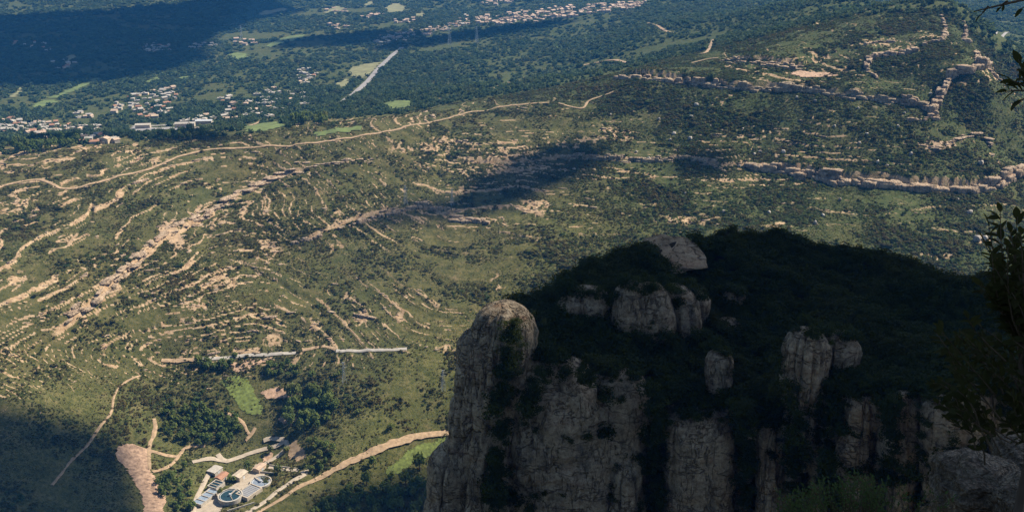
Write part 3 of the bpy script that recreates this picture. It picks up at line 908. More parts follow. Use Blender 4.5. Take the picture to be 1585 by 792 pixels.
def make_trees():
    grove(GROVES[0], 55, 7, 2.4, 3.6, 'pine in the dense grove on the slope right of the bright meadow', 'pines of the slope grove')
    grove(GROVES[1], 60, 8, 2.2, 3.4, 'green tree in the wood between the dirt tracks and the meadow', 'trees of the wood by the tracks')
    grove(GROVES[2], 14, 7, 2.2, 3.2, 'bushy tree just below the left stretch of paved road', 'trees below the paved road')
    grove(GROVES[3], 14, 7, 2.0, 3.0, 'bushy tree on the slope below the gap in the paved road', 'trees under the road gap')
    grove(GROVES[4], 22, 9, 2.2, 3.4, 'dark tree in the copse between the bare earth and the sewage works', 'trees of the copse by the bare earth')
    grove(GROVES[5], 14, 8, 2.2, 3.2, 'tree on the slope right of the turning circle above the dirt track', 'trees above the dirt track')
    grove([(444,186),(470,180),(506,182),(506,192),(450,194)], 26, 4.5, 3.4, 4.6, 'dark round tree in the clump in front of the valley road', 'clump before the valley road')
    grove([(20,232),(30,218),(60,216),(120,214),(126,222),(70,234),(30,240)], 40, 6, 3.2, 4.4, 'dark tree in the strip of wood between the left houses and the ridge', 'wood below the left houses')
    grove([(248,212),(280,206),(320,207),(318,216),(260,217)], 22, 5, 3.2, 4.2, 'dark tree in the wood between the factory sheds and the ridge', 'wood below the factory sheds')
    grove([(470,792),(540,760),(590,744),(640,742),(676,752),(672,800),(560,812),(480,808)], 55, 9, 2.6, 4.2, 'dark tree in the shaded gully wood left of the cliff foot', 'trees of the shaded gully')
    singles = [(484,586,3.0,'lone dark tree on the scrub slope above the pine grove'), (686,708,4.2,'round dark tree casting its shadow on the pale slope near the cliff foot'), (650,728,4.6,'large dark tree left of the pale road end beside the cliff'), (578,722,3.6,'dark tree standing just below the tan dirt track'),
               (356,744,3.2,'dark tree among the small huts of the sewage works'), (385,727,2.8,'green tree beside the entrance road of the sewage works'), (430,733,3.0,'dark tree above the perimeter road right of the grey round tank'), (341,768,2.2,'small green tree beside the settling basins'), (441,700,2.6,'round shrub inside the hairpin of the access road'), (418,700,2.4,'bushy tree between the two arms of the access road'),
               (363,554,3.0,'round tree standing right at the edge of the paved road'), (556,640,2.4,'lone round bush in the open scrub right of the pine grove'), (521,583,2.2,'dark round bush above the pine grove near the pylon'), (545,632,2.0,'small dark bush left of the lone round bush'), (603,664,2.6,'bushy tree just above the upper end of the dirt track')]
    W = cast([s[0] for s in singles], [s[1] for s in singles])
    for w, s in zip(W, singles):
        tree(w, s[2], random.randrange(4), s[3], None)

# ------------------------------------------------------------------ houses
def house_meshes():
    out = []
    for k in range(5):
        w, d, h, rh = [(5.5, 4.2, 5.2, 2.2), (6.5, 4.6, 3.4, 2.0), (4.6, 4.6, 6.0, 2.0), (7.5, 5.0, 4.2, 0), (5.0, 6.5, 6.2, 2.4)][k]
        V, F = [], []
        box(V, F, -w, w, -d, d, -2.0, h)
        if k == 1:
            box(V, F, w, w + 4, -d * 0.5, d * 0.7, -2.0, h * 0.7)
        if k == 4:
            box(V, F, -w - 3.2, -w, -2.4, 3.6, -2.0, 3.0)
        wall = (V, F)
        e = 0.6
        if rh == 0:
            V, F = [], []
            box(V, F, -w - .2, w + .2, -d - .2, d + .2, h + .003, h + .35)
            box(V, F, -w * .4, w * .1, -d * .5, d * .3, h + .353, h + 2.4)
        elif k == 2:
            V = [(-w - e, -d - e, h), (w + e, -d - e, h), (w + e, d + e, h), (-w - e, d + e, h), (-.8, 0, h + rh), (.8, 0, h + rh)]
            F = [(0, 1, 5, 4), (1, 2, 5), (2, 3, 4, 5), (3, 0, 4), (3, 2, 1, 0)]
        else:
            V = [(-w - e, -d - e, h), (w + e, -d - e, h), (w + e, d + e, h), (-w - e, d + e, h), (-w - e, 0, h + rh), (w + e, 0, h + rh)]
            F = [(0, 1, 5, 4), (2, 3, 4, 5), (1, 2, 5), (3, 0, 4), (3, 2, 1, 0)]
            box(V, F, w * .4, w * .4 + .9, d * .2, d * .2 + .9, h + .3, h + rh + 1.2)
            if k == 1:
                b = len(V)
                V += [(w, -d * .5 - .4, h * .7 + .003), (w + 4.5, -d * .5 - .4, h * .7 + .003), (w + 4.5, d * .7 + .4, h * .7 + .003), (w, d * .7 + .4, h * .7 + 1.0)]
                V[b + 3] = (w, d * .7 + .4, h * .7 + .003); V += [(w, d * .1, h * .7 + 1.2), (w + 4.5, d * .1, h * .7 + 1.2)]
                F += [(b, b + 1, b + 5, b + 4), (b + 2, b + 3, b + 4, b + 5), (b + 1, b + 2, b + 5)]
        out.append((wall, (V, F)))
    return out
HM = house_meshes()
_hc = {}
def hmesh(k, wm, rm):
    for part, m in ((0, wm), (1, rm)):
        if (k, part, m) not in _hc:
            V, F = HM[k][part]
            _hc[(k, part, m)] = mesh_from(('walls', 'roof')[part], V, F, MAT[m])
    return _hc[(k, 0, wm)], _hc[(k, 1, rm)]

HCOUNT = [0]
far_V, far_F, far_V2, far_F2 = [], [], [], []
def house_cluster(poly, n, sep, where, smin=0.5, smax=0.85, flatness=0.3, far=False):
    pts = sample_poly(poly, n, sep)
    W = cast([p[0] for p in pts], [p[1] for p in pts])
    for (u, v), w in zip(pts, W):
        k = 3 if random.random() < flatness else random.choice([0, 1, 2, 4, 0])
        wm = random.choice(['white', 'white', 'cream'])
        rm = 'flat' if k == 3 else random.choice(['tile', 'tile2', 'flat', 'flat'])
        s = random.uniform(smin, smax)
        rz = random.gauss(0.4, 0.5)
        keep_out_disc(u, v + 1, 2.0 * s, 1.3)
        if far: s *= 1.35
        if far or HCOUNT[0] >= 300:
            for (V, F), tv, tf in ((HM[k][0], far_V, far_F), (HM[k][1], far_V2, far_F2)):
                b = len(tv)
                tv.extend((rotz(np.array(V, float), rz) * s + w).tolist())
                tf.extend([tuple(b + i for i in f) for f in F])
            continue
        HCOUNT[0] += 1
        e = empty('house', w, rz); e.scale = (s, s, s)
        a, b = hmesh(k, wm, rm)
        obj('walls', a, e); obj('roof', b, e)
        wl = {'white': 'white', 'cream': 'cream'}[wm]
        rl = 'a flat roof' if k == 3 else {'tile': 'a terracotta roof', 'tile2': 'a faded orange roof', 'flat': 'a pale grey roof'}[rm]
        tag(e, f'{wl} house with {rl} {where}', 'house', f'{wl} houses with {rl} {where}')
def make_houses():
    house_cluster([(0,186),(22,182),(36,190),(30,204),(0,206)], 20, 6, 'at the far left edge')
    house_cluster([(40,202),(52,192),(90,190),(94,206),(72,218),(48,212)], 34, 6, 'in the dense hamlet above the dark wood')
    house_cluster([(98,196),(150,194),(152,204),(102,204)], 10, 7, 'in the row right of the dense hamlet')
    house_cluster([(116,176),(140,174),(142,186),(118,186)], 6, 7, 'in the small group above the dense hamlet')
    house_cluster([(120,212),(132,206),(150,212),(176,210),(184,222),(160,222),(124,222)], 12, 7, 'at the edge of the rocky ridge')
    house_cluster([(198,152),(230,144),(268,138),(274,150),(262,164),(270,176),(216,186),(206,176)], 44, 7, 'on the green hillside of scattered villas')
    house_cluster([(178,160),(192,160),(192,170),(176,176)], 5, 7, 'left of the scattered villas')
    house_cluster([(280,186),(330,180),(334,186),(284,192)], 7, 8, 'behind the factory sheds')
    house_cluster([(340,150),(356,150),(366,168),(370,188),(344,190),(350,170)], 16, 7, 'in the group left of the pale track')
    house_cluster([(378,150),(430,136),(470,142),(480,164),(440,170),(420,182),(380,182)], 38, 7, 'among the trees left of the valley road')
    house_cluster([(456,110),(480,106),(492,116),(486,130),(462,130)], 14, 6, 'in the hamlet by the pale grove')
    house_cluster([(218,68),(232,62),(270,70),(268,80),(224,82)], 24, 4, 'in the white village at the shadow edge')
    house_cluster([(286,72),(334,66),(336,70),(290,77)], 11, 4, 'in the white row right of the shadow edge')
    house_cluster([(20,66),(76,66),(90,76),(70,80),(22,72)], 9, 5, 'inside the large blue shadow')
    house_cluster([(80,92),(122,94),(120,104),(82,110)], 7, 6, 'below the village in the blue shadow')
    house_cluster([(578,58),(600,56),(640,46),(648,56),(626,64),(582,72)], 34, 3.6, 'in the village above the valley road')
    house_cluster([(648,48),(700,34),(720,24),(732,36),(700,46),(652,58)], 40, 3.4, 'in the village strip before the long dark wood')
    house_cluster([(734,30),(800,20),(880,12),(960,6),(1000,4),(990,14),(900,26),(800,38),(740,40)], 170, 2.9, 'in the long town on the horizon', far=True)
    house_cluster([(500,20),(516,12),(540,14),(536,20)], 6, 4, 'x', far=True)
    house_cluster([(556,28),(590,20),(596,24),(560,30)], 8, 4, 'x', far=True)
    house_cluster([(608,32),(640,30),(640,38),(610,38)], 8, 4, 'x', far=True)
    house_cluster([(740,6),(770,0),(800,4),(760,10)], 14, 4, 'x', far=True)
    house_cluster([(510,40),(540,36),(538,46),(512,46)], 6, 4, 'x', far=True)
    house_cluster([(362,62),(400,66),(400,72),(364,70)], 7, 5, 'x', far=True)
    o = obj('distant_town', mesh_from('distant_town', far_V, far_F, MAT['white'])); tag(o, kind='stuff')
    o = obj('distant_roofs', mesh_from('distant_roofs', far_V2, far_F2, MAT['tile2'])); tag(o, kind='stuff')
    # long factory sheds
    for (u, v, L, W_, h, rz, m, lab) in ((222,199,20,9,6,0.15,'concrete','long pale factory shed at the left of the works yard'), (287,197,26,9,6,0.12,'flat','long low white factory shed in the middle of the yard'), (316,192,22,7,5,0.10,'steel','green grey shed at the right end of the factory yard'), (300,205,12,6,5,0.2,'white','small white workshop before the factory sheds'), (240,183,10,5,4,0.3,'cream','cream storehouse behind the factory yard')):
        p = cast(u, v)[0]
        e = empty('factory_shed', p, rz)
        V, F = [], []; box(V, F, -L / 2, L / 2, -W_ / 2, W_ / 2, -2, h)
        obj('walls', mesh_from('walls', V, F, MAT['white']), e)
        V = [(-L/2-.5, -W_/2-.5, h), (L/2+.5, -W_/2-.5, h), (L/2+.5, W_/2+.5, h), (-L/2-.5, W_/2+.5, h), (-L/2-.5, 0, h+1.6), (L/2+.5, 0, h+1.6)]
        obj('roof', mesh_from('roof', V, [(0,1,5,4),(2,3,4,5),(1,2,5),(3,0,4),(3,2,1,0)], MAT[m]), e)
        tag(e, lab, 'shed')
        keep_out_disc(u, v, L * 0.6, 5)
    print('houses', HCOUNT)

# ------------------------------------------------------------------ sewage works
def ring(V, F, r0, r1, z0, z1, n=48):
    b = len(V)
    for k in range(n):
        a = 2 * math.pi * k / n; c, s = math.cos(a), math.sin(a)
        V += [(r1 * c, r1 * s, z0), (r1 * c, r1 * s, z1), (r0 * c, r0 * s, z1), (r0 * c, r0 * s, z0)]
    for k in range(n):
        p, q = b + 4 * k, b + 4 * ((k + 1) % n)
        F += [(p, q, q + 1, p + 1), (p + 1, q + 1, q + 2, p + 2), (p + 2, q + 2, q + 3, p + 3)]
    return V, F
def disc(V, F, r, z, n=48):
    b = len(V)
    V += [(r * math.cos(2 * math.pi * k / n), r * math.sin(2 * math.pi * k / n), z) for k in range(n)]
    F.append(tuple(range(b, b + n)))
    return V, F
def round_tank(u, v, rad, h, label, watermat, bridge_rz):
    p = cast(u, v)[0]
    e = empty('settling_tank', p)
    obj('wall', mesh_from('wall', *ring([], [], rad - 0.7, rad, -2, h), MAT['concrete']), e)
    obj('water', mesh_from('water', *disc([], [], rad - 0.68, h - 0.7), MAT[watermat]), e)
    obj('gutter', mesh_from('gutter', *ring([], [], rad - 1.7, rad - 1.4, h - 1.0, h - 0.45), MAT['steel']), e)
    V, F = [], []
    box(V, F, 0, rad + 0.3, -0.45, 0.45, h + .05, h + .3)
    b = obj('bridge', mesh_from('bridge', V, F, MAT['white']), e, rz=bridge_rz)
    V, F = [], []
    for k in range(int(rad) + 1):
        tube([(k * 1.0, -.42, h + .3), (k * 1.0, -.42, h + 1.3)], [.04, .04], 4, V, F)
    box(V, F, 0, rad + 0.2, -0.45, -0.39, h + 1.3, h + 1.36)
    obj('railing', mesh_from('railing', V, F, MAT['steel']), b)
    V, F = [], []; tube([(0, 0, h - 1), (0, 0, h + 1.0)], [0.8, 0.8], 16, V, F)
    obj('centre_column', mesh_from('centre_column', V, F, MAT['steel']), e)
    V, F = [], []; box(V, F, -rad + .8, 0, -0.12, 0.12, h - .55, h - .35)
    obj('scraper_arm', mesh_from('scraper_arm', V, F, MAT['white']), e, rz=bridge_rz + 0.9)
    tag(e, label, 'tank')
    return e
def make_plant():
    A, B = cast(322, 790)[0], cast(395, 731)[0]
    ax = math.atan2(B[1] - A[1], B[0] - A[0])
    print('plant axis', math.degrees(ax), A, B)
    round_tank(357, 772, 8.4, 3.6, 'round dark water tank nearest the lower edge of the sewage works', 'water', 1.2)
    round_tank(404, 747, 7.6, 1.6, 'round grey water tank above the square tank', 'steelwater', 2.4)
    # square tank with a grey grid cover
    p = cast(386, 764)[0]
    e = empty('square_tank', p, ax - 0.1)
    V, F = [], []
    w, d, h, t = 7.4, 5.6, 3.0, 0.7
    box(V, F, -w, w, -d, -d + t, -2, h); box(V, F, -w, w, d - t, d, -2, h)
    box(V, F, -w, -w + t, -d + t, d - t, -2, h); box(V, F, w - t, w, -d + t, d - t, -2, h)
    obj('wall', mesh_from('wall', V, F, MAT['white']), e)
    V, F = [], []
    box(V, F, -w + t, w - t, -d + t, d - t, 0, h - 0.5)
    obj('cover', mesh_from('cover', V, F, MAT['cover']), e)
    for k in range(7):
        V, F = [], []
        x = -w + t + (k + 1) * (2 * w - 2 * t) / 8
        box(V, F, x - .09, x + .09, -d + t, d - t, h - .499, h - .3)
        obj('cover_rib', mesh_from('cover_rib', V, F, MAT['steel']), e)
    tag(e, 'square concrete tank with a grey ribbed cover between the two round tanks', 'tank')
    # two rows of basins on the left
    for (u, v, L, W_, h, n, lab, mt) in ((319, 772, 19, 8.5, 2.6, 4, 'long open basin block with pale blue water at the lower left of the works', 'bluew'), (335, 754, 9, 8.5, 3.2, 3, 'short dark basin block with cross walls behind the long basins', 'water')):
        p = cast(u, v)[0]
        e = empty('basin_block', p, ax)
        V, F = [], []
        t = .5
        box(V, F, -L/2, L/2, -W_/2, -W_/2 + t, -2, h); box(V, F, -L/2, L/2, W_/2 - t, W_/2, -2, h)
        box(V, F, -L/2, -L/2 + t, -W_/2 + t, W_/2 - t, -2, h); box(V, F, L/2 - t, L/2, -W_/2 + t, W_/2 - t, -2, h)
        obj('outer_wall', mesh_from('outer_wall', V, F, MAT['concrete']), e)
        for k in range(n - 1):
            V, F = [], []
            x = -L/2 + (k + 1) * L / n
            box(V, F, x - .2, x + .2, -W_/2 + t, W_/2 - t, 0, h - .1)
            obj('cross_wall', mesh_from('cross_wall', V, F, MAT['white']), e)
        for k in range(n):
            V = [(-L/2 + k*L/n + .25, -W_/2 + t, h - .6), (-L/2 + (k+1)*L/n - .25, -W_/2 + t, h - .6), (-L/2 + (k+1)*L/n - .25, W_/2 - t, h - .6), (-L/2 + k*L/n + .25, W_/2 - t, h - .6)]
            obj('water', mesh_from('water', V, [(0, 1, 2, 3)], MAT[mt]), e)
        V, F = [], []
        for k in range(int(L)):
            tube([(-L/2 + k + .5, -W_/2 + .1, h), (-L/2 + k + .5, -W_/2 + .1, h + 1.1)], [.04, .04], 4, V, F)
        box(V, F, -L/2, L/2, -W_/2 + .05, -W_/2 + .15, h + 1.05, h + 1.13)
        obj('railing', mesh_from('railing', V, F, MAT['steel']), e)
        tag(e, lab, 'basin')
    # huts
    for (u, v, w, d, h, rh, wm, rm, lab) in ((372, 739, 4.6, 3.4, 3.6, .9, 'white', 'white', 'white hut with a pale roof among trees above the round tanks'), (344, 741, 4.2, 3.0, 3.0, 1.1, 'cream', 'tile', 'hut with a terracotta roof behind the basin blocks'), (402, 727, 4.0, 2.8, 3.2, .8, 'cream', 'tile2', 'cream gate hut at the top of the entrance road'), (333, 730, 4.2, 3.6, 2.6, .3, 'concrete', 'flat', 'flat grey shed at the top corner of the sewage works')):
        p = cast(u, v)[0]
        e = empty('hut', p, ax)
        V, F = [], []; box(V, F, -w, w, -d, d, -1.5, h)
        wl = obj('walls', mesh_from('walls', V, F, MAT[wm]), e)
        V, F = [], []; box(V, F, -1.0, 1.0, -d - .05, -d - .003, 0, 2.4)
        obj('door', mesh_from('door', V, F, MAT['steel']), e)
        V = [(-w-.4,-d-.4,h), (w+.4,-d-.4,h), (w+.4,d+.4,h), (-w-.4,d+.4,h), (-w-.4,0,h+rh), (w+.4,0,h+rh)]
        obj('roof', mesh_from('roof', V, [(0,1,5,4),(2,3,4,5),(1,2,5),(3,0,4),(3,2,1,0)], MAT[rm]), e)
        tag(e, lab, 'hut')
    # low retaining walls
    for (a, b, lab) in (((417, 721), (461, 725), 'thin pale boundary wall along the upper edge of the works'), ((402, 731), (424, 733), 'short white wall behind the grey round tank'), ((352, 792), (394, 778), 'pale wall below the nearest round tank')):
        P = cast([a[0], b[0]], [a[1], b[1]])
        L = np.linalg.norm(P[1] - P[0]); rz = math.atan2(P[1][1] - P[0][1], P[1][0] - P[0][0])
        V, F = [], []; box(V, F, 0, L, -.2, .2, -2.5, 1.5)
        o = obj('boundary_wall', mesh_from('boundary_wall', V, F, MAT['concrete']), loc=P[0], rz=rz)
        tag(o, lab, 'wall')
    # the pale structure showing beside the cliff foot
    p = cast(684, 739)[0]
    e = empty('roadside_building', p, 0.35)
    V, F = [], []; box(V, F, -7, 7, -3, 3, -3, 3.6)
    obj('walls', mesh_from('walls', V, F, MAT['concrete']), e)
    V, F = [], []; box(V, F, -7.4, 7.4, -3.4, 3.4, 3.603, 3.9)
    obj('roof', mesh_from('roof', V, F, MAT['flat']), e)
    tag(e, 'low pale flat-roofed building showing beside the foot of the cliff', 'building')

def make_pylons():
    V, F = [], []
    H_, b = 20.0, 1.7
    def at(z): return b * (1 - 0.80 * z / H_)
    for sx, sy in ((1, 1), (1, -1), (-1, 1), (-1, -1)):
        tube([(sx * b, sy * b, -1), (sx * at(H_), sy * at(H_), H_)], [.14, .10], 4, V, F)
    for k in range(8):
        z0, z1 = k * H_ / 8, (k + 1) * H_ / 8
        for (s0, s1) in (((1, 1), (1, -1)), ((1, -1), (-1, -1)), ((-1, -1), (-1, 1)), ((-1, 1), (1, 1))):
            tube([(s0[0] * at(z0), s0[1] * at(z0), z0), (s1[0] * at(z1), s1[1] * at(z1), z1)], [.07, .07], 3, V, F)
    bme = mesh_from('lattice_mast', V, F, MAT['steel'])
    V, F = [], []
    for z, L in ((14.5, 3.4), (17.0, 2.8), (19.4, 2.2)):
        tube([(-L, 0, z), (0, 0, z + .5), (L, 0, z)], [.08, .14, .08], 4, V, F)
    cme = mesh_from('crossarm', V, F, MAT['steel'])
    sp = [(533, 592, 0.9, 'steel pylon on the scrub slope right of the pine grove'), (686, 604, 0.9, 'steel pylon on the slope just left of the rock massif'), (628, 316, 1.0, 'steel pylon by the dark ledges in the middle of the slope'), (700, 318, 0.9, 'steel pylon left of the dark cloud shadow'), (696, 70, 1.9, 'distant pylon before the village strip'), (738, 68, 1.9, 'distant pylon before the long dark wood'), (374, 62, 1.8, 'distant pylon right of the white village row')]
    P = cast([s[0] for s in sp], [s[1] for s in sp])
    for p, s in zip(P, sp):
        e = empty('power_pylon', p, 0.5); e.scale = (s[2],) * 3
        obj('lattice_mast', bme, e); obj('crossarm', cme, e)
        tag(e, s[3], 'pylon', 'power line pylons')

def mat_cols():
    MAT['steelwater'] = mat_plain('grey_tank_water', (0.17, 0.20, 0.235), 0.15, 0.5, 0.3, 0.4)
    MAT['bluew'] = mat_plain('aerated_water', (0.20, 0.245, 0.29), 0.35, 0.5, 0.3, 0.4)
    MAT['cover'] = mat_plain('grey_cover', (0.20, 0.20, 0.20), 0.15, 0.5)
mat_cols()

# ------------------------------------------------------------------ cliff bands and boulders
BLOCKS, DARKS = [], []
for k in range(7):
    V, F = rockball(400 + k, [5.5, 4.5, 7, 5, 4, 6, 8][k], [4.5, 4, 5, 4.5, 4, 4, 5][k], [7, 6, 6, 8, 6.5, 5, 6.5][k], 3, 0.34, 1.5, 0.8)
    BLOCKS.append(mesh_from('rock_block', V, F, MAT['band'], False)); DARKS.append(mesh_from('rock_block', V, F, MAT['cliff'], False))  # darker copies: shade of the shadowed bands put into the rock colour
SLABS = []
for k in range(4):
    V, F = rockball(430 + k, [6, 8, 5, 7][k], [3.5, 4, 3, 4][k], [1.6, 1.3, 1.8, 1.5][k], 3, 0.34, 1.5, 0.5)
    SLABS.append(mesh_from('rock_slab', V, F, MAT['band'], False))
def cliff_band(pix, label, s0, s1, spacing, drop=0.0, slabs=False, jit=1.5, mat='band'):
    C = catmull(cast([p[0] for p in pix], [p[1] for p in pix])[:, :2], 2.0)
    arc = np.concatenate([[0], np.cumsum(np.linalg.norm(np.diff(C, axis=0), axis=1))])
    e = None
    a = 0.0
    while a < arc[-1]:
        x = np.interp(a, arc, C[:, 0]) + random.gauss(0, jit * 0.5); y = np.interp(a, arc, C[:, 1]) + random.gauss(0, jit)
        i = min(int(np.searchsorted(arc, a)), len(C) - 2)
        dirn = math.atan2(C[i + 1][1] - C[i][1], C[i + 1][0] - C[i][0])
        s = random.uniform(s0, s1) * random.choice((.65, .85, 1, 1.05, 1.3))
        z = HG(np.array([x]), np.array([y]))[0][0]
        if e is None:
            e = empty('cliff_band', (x, y, z))
            org = Vector((x, y, z))
        lst = SLABS if slabs else (DARKS if mat == 'dark' else BLOCKS)
        b = obj('rock_slab' if slabs else 'rock_block', random.choice(lst), e, loc=Vector((x, y, z + drop * s)) - org, rz=dirn + random.gauss(0, 0.2) + (math.pi if random.random() < .5 else 0))
        b.scale = (s * random.uniform(.9, 2.0), s * random.uniform(.85, 1.2), s * random.uniform(.6, 1.0))
        u, v = project(x, y, z)
        keep_out_disc(u, v, 3.0 * s, 2.0 * s)
        a += spacing * s * random.uniform(0.7, 1.35)
    tag(e, label, 'cliff')
    return e
def make_bands():
    P = CLIFF_PIX
    cliff_band(P['upper'][0], 'long dark cliff band under the flat green plateau at the upper right', .55, .95, 4.6, -3.2, mat='dark')
    cliff_band([(955,122),(1000,121),(1060,126),(1130,132)], 'rim of broken blocks along the left end of the plateau cliff', .4, .7, 12, 2.0)
    cliff_band([(p[0], p[1] - 2) for p in P['lower'][0]], 'columned cliff band crossing the right slope above the rock massif', .75, 1.2, 4.6, -1.2)
    cliff_band([(870,240),(920,242),(980,246),(1040,246),(1090,252),(1122,266)], 'low shaded cliff line in the middle of the slope', .35, .6, 6, -2.0, mat='dark')
    cliff_band(P['knoll'][0], 'reddish ledge under the rounded knoll above the plateau', .35, .6, 5.5, -2.5)
    cliff_band([(1182,102),(1200,103),(1226,107),(1244,108)], 'pinkish rocky nose at the right end of the knoll', .4, .7, 8, -1)
    cliff_band([(1340,104),(1346,94),(1360,88),(1380,86),(1400,84),(1416,80)], 'curved pale rock arc on the hillside right of the knoll', .45, .75, 4.5, 1.5)
    cliff_band([(1340,106),(1352,116),(1358,124)], 'short rocky tail below the pale rock arc', .35, .55, 9, 0)
    cliff_band([(1340,70),(1356,66),(1378,64)], 'small pale ledge above the rock arc', .3, .5, 10, 0)
    cliff_band([(1442,172),(1450,160),(1458,146),(1466,130),(1474,118),(1490,112),(1508,108),(1520,102),(1528,104)], 'jagged pink rock ridge climbing toward the leafy branch', .6, 1.1, 4.5, 2.0)
    cliff_band([(1528,106),(1536,114),(1544,122),(1552,130)], 'broken tail of the pink rock ridge on its right', .4, .6, 8, 0)
    cliff_band([(1492,38),(1494,52),(1492,62),(1500,66)], 'upright pink rock on the upper right skyline spur', .4, .65, 6, .5)
    cliff_band([(1512,80),(1512,92),(1514,100)], 'small rock tower above the pink ridge', .45, .65, 6, .5)
    cliff_band([(1458,26),(1460,38),(1462,52),(1458,62),(1440,66),(1430,70)], 'chain of pale rocks on the upper right hillside', .3, .55, 9, 0)
    cliff_band([(1408,222),(1430,224),(1450,226),(1470,224),(1482,216),(1496,210),(1514,208),(1526,216),(1534,228)], 'flat pink rock shelf on the spur above the columned cliff', .5, .8, 9, 0, True)
    cliff_band([(1400,150),(1412,156),(1424,162),(1434,170),(1446,176)], 'broken pale rocks at the right end of the plateau cliff', .4, .7, 7, 0)
    cliff_band([(1412,186),(1430,184),(1452,180)], 'thin pale ledge below the plateau cliff end', .3, .5, 9, 0)
    cliff_band([(110,490),(160,442),(205,402),(232,376),(252,360)], 'broad tan rock band on the lower left slope', .5, .95, 6, .1, True, 5)
    cliff_band([(268,352),(300,338),(330,322),(360,302),(395,290),(440,270),(466,262)], 'broad tan rock band on the upper left slope', .5, .95, 6, .1, True, 5)
    cliff_band([(455,378),(475,372),(500,366)], 'short dark ledge in the middle of the left slope', .35, .55, 9, .2)
    cliff_band([(530,352),(560,344),(600,332),(650,322),(684,326)], 'dotted dark ledge below the centre of the slope', .3, .55, 11, .2)
    cliff_band([(704,342),(730,340),(756,346)], 'dark red overhang right of the dotted ledge', .4, .65, 8, .2)
    cliff_band([(470,258),(500,254),(540,250),(580,246)], 'reddish ledge above the middle of the slope', .35, .6, 10, .1, True, 3)
    cliff_band([(1115,95),(1135,92),(1150,93)], 'thin ledge at the left end of the knoll', .3, .5, 10, 0)
    cliff_band([(1200,258),(1240,264),(1280,270)], 'low step of rock left of the columned cliff', .35, .5, 12, 0, True)
    # boulders
    bm = []
    for k in range(4):
        V, F = rockball(460 + k, .85, .72, .8, 2, .55, 1.6, .4)
        bm.append(mesh_from('boulder', V, F, MAT['boulder']))
    spots = [(1020,185,2.6),(1078,164,3.2),(1070,182,3.0),(1043,208,2.6),(1037,218,2.4),(1068,216,2.8),(1212,237,3.0),(1144,258,2.2),(1176,236,2.8),(1167,240,2.2),(1390,196,2.2),(1358,252,2.6),(1372,258,2.2),(1410,240,2.4),(1262,158,2.4),(1233,152,2.2),(1291,196,1.8),(1518,254,3.2),(1262,346,2.4),(1274,334,2.4),(1500,330,3.6),(1512,372,4.0),(1524,370,3.2),(1238,368,2.2),(1300,310,2.4),(1482,310,2.2),(888,264,2.4),(945,178,2.0),(1440,146,2.4),(1342,208,2.0),(1330,222,2.0),(1120,330,2.6),(1060,300,1.8),(1190,330,2.0),(1328,168,1.8),(1400,176,1.8),(1100,196,1.8),(985,236,2.0),(1150,200,1.6),(1004,246,2.2)]
    P = cast([s[0] for s in spots], [s[1] for s in spots])
    for i, (p, s) in enumerate(zip(P, spots)):
        o = obj('boulder', bm[i % 4], loc=p + np.array([0, 0, s[2] * .35]), rz=random.uniform(0, 6))
        o.scale = (s[2], s[2], s[2] * random.uniform(.8, 1.2))
        u_, v_ = s[0], s[1]
        where = ('on the hill above the plateau cliff' if v_ < 140 else 'close under the plateau cliff' if v_ < 172 and u_ < 1400 else 'below the right end of the plateau cliff' if v_ < 200 and u_ > 1300
                 else 'in the scrub under the left half of the plateau cliff' if v_ < 225 and u_ < 1200 else 'in the scrub midway between the two cliffs' if v_ < 250 and u_ > 1150 else 'just above the columned cliff' if v_ < 262 and u_ > 1300
                 else 'along the shaded cliff line' if v_ < 280 and u_ < 1180 else 'below the columned cliff beside the leafy shrub' if u_ > 1460 else 'on the scrub slope just above the rock massif')
        size = 'large' if s[2] >= 3 else 'middling' if s[2] >= 2.3 else 'small'
        tag(o, f'{size} pale boulder lying {where}', 'boulder', f'{size} boulders {where}')

def make_rubble():
    """small ledges of bare bedding that nobody could count, one mesh"""
    n = 60000
    x, y = sample_sector(n, 500, 1350)
    z, rk = HG(x, y)
    u, v = project(x, y, z)
    ok = near_zone(u, v) & (rk > 0.30) & ~kept(x, y, z) & (rng.uniform(0, 1, n) < 0.42 * sstep(0.2, 0.9, rk) * np.where(u > 1000, .5, 1))
    x, y, z = x[ok], y[ok], z[ok]
    m = len(x)
    e = 6.0
    zx = HG(x + e, y)[0] - HG(x - e, y)[0]; zy = HG(x, y + e)[0] - HG(x, y - e)[0]
    rot = np.arctan2(zx, -zy) + rng.normal(0, .25, m)       # along the contour
    s = np.exp(rng.normal(-.25, .45, m))
    V, F = rockball(480, 2.6, 1.1, .55, 2, .4, 1.3, .5)
    S = np.stack([s * rng.uniform(.6, 1.7, m), s * rng.uniform(.7, 1.2, m), s * rng.uniform(.7, 1.4, m)], 1)
    scatter('rock_ledges', np.stack([x, y, z], 1), S, rot, mesh_from('rock_ledges', V, F, MAT['band']))
    print('ledges', m)

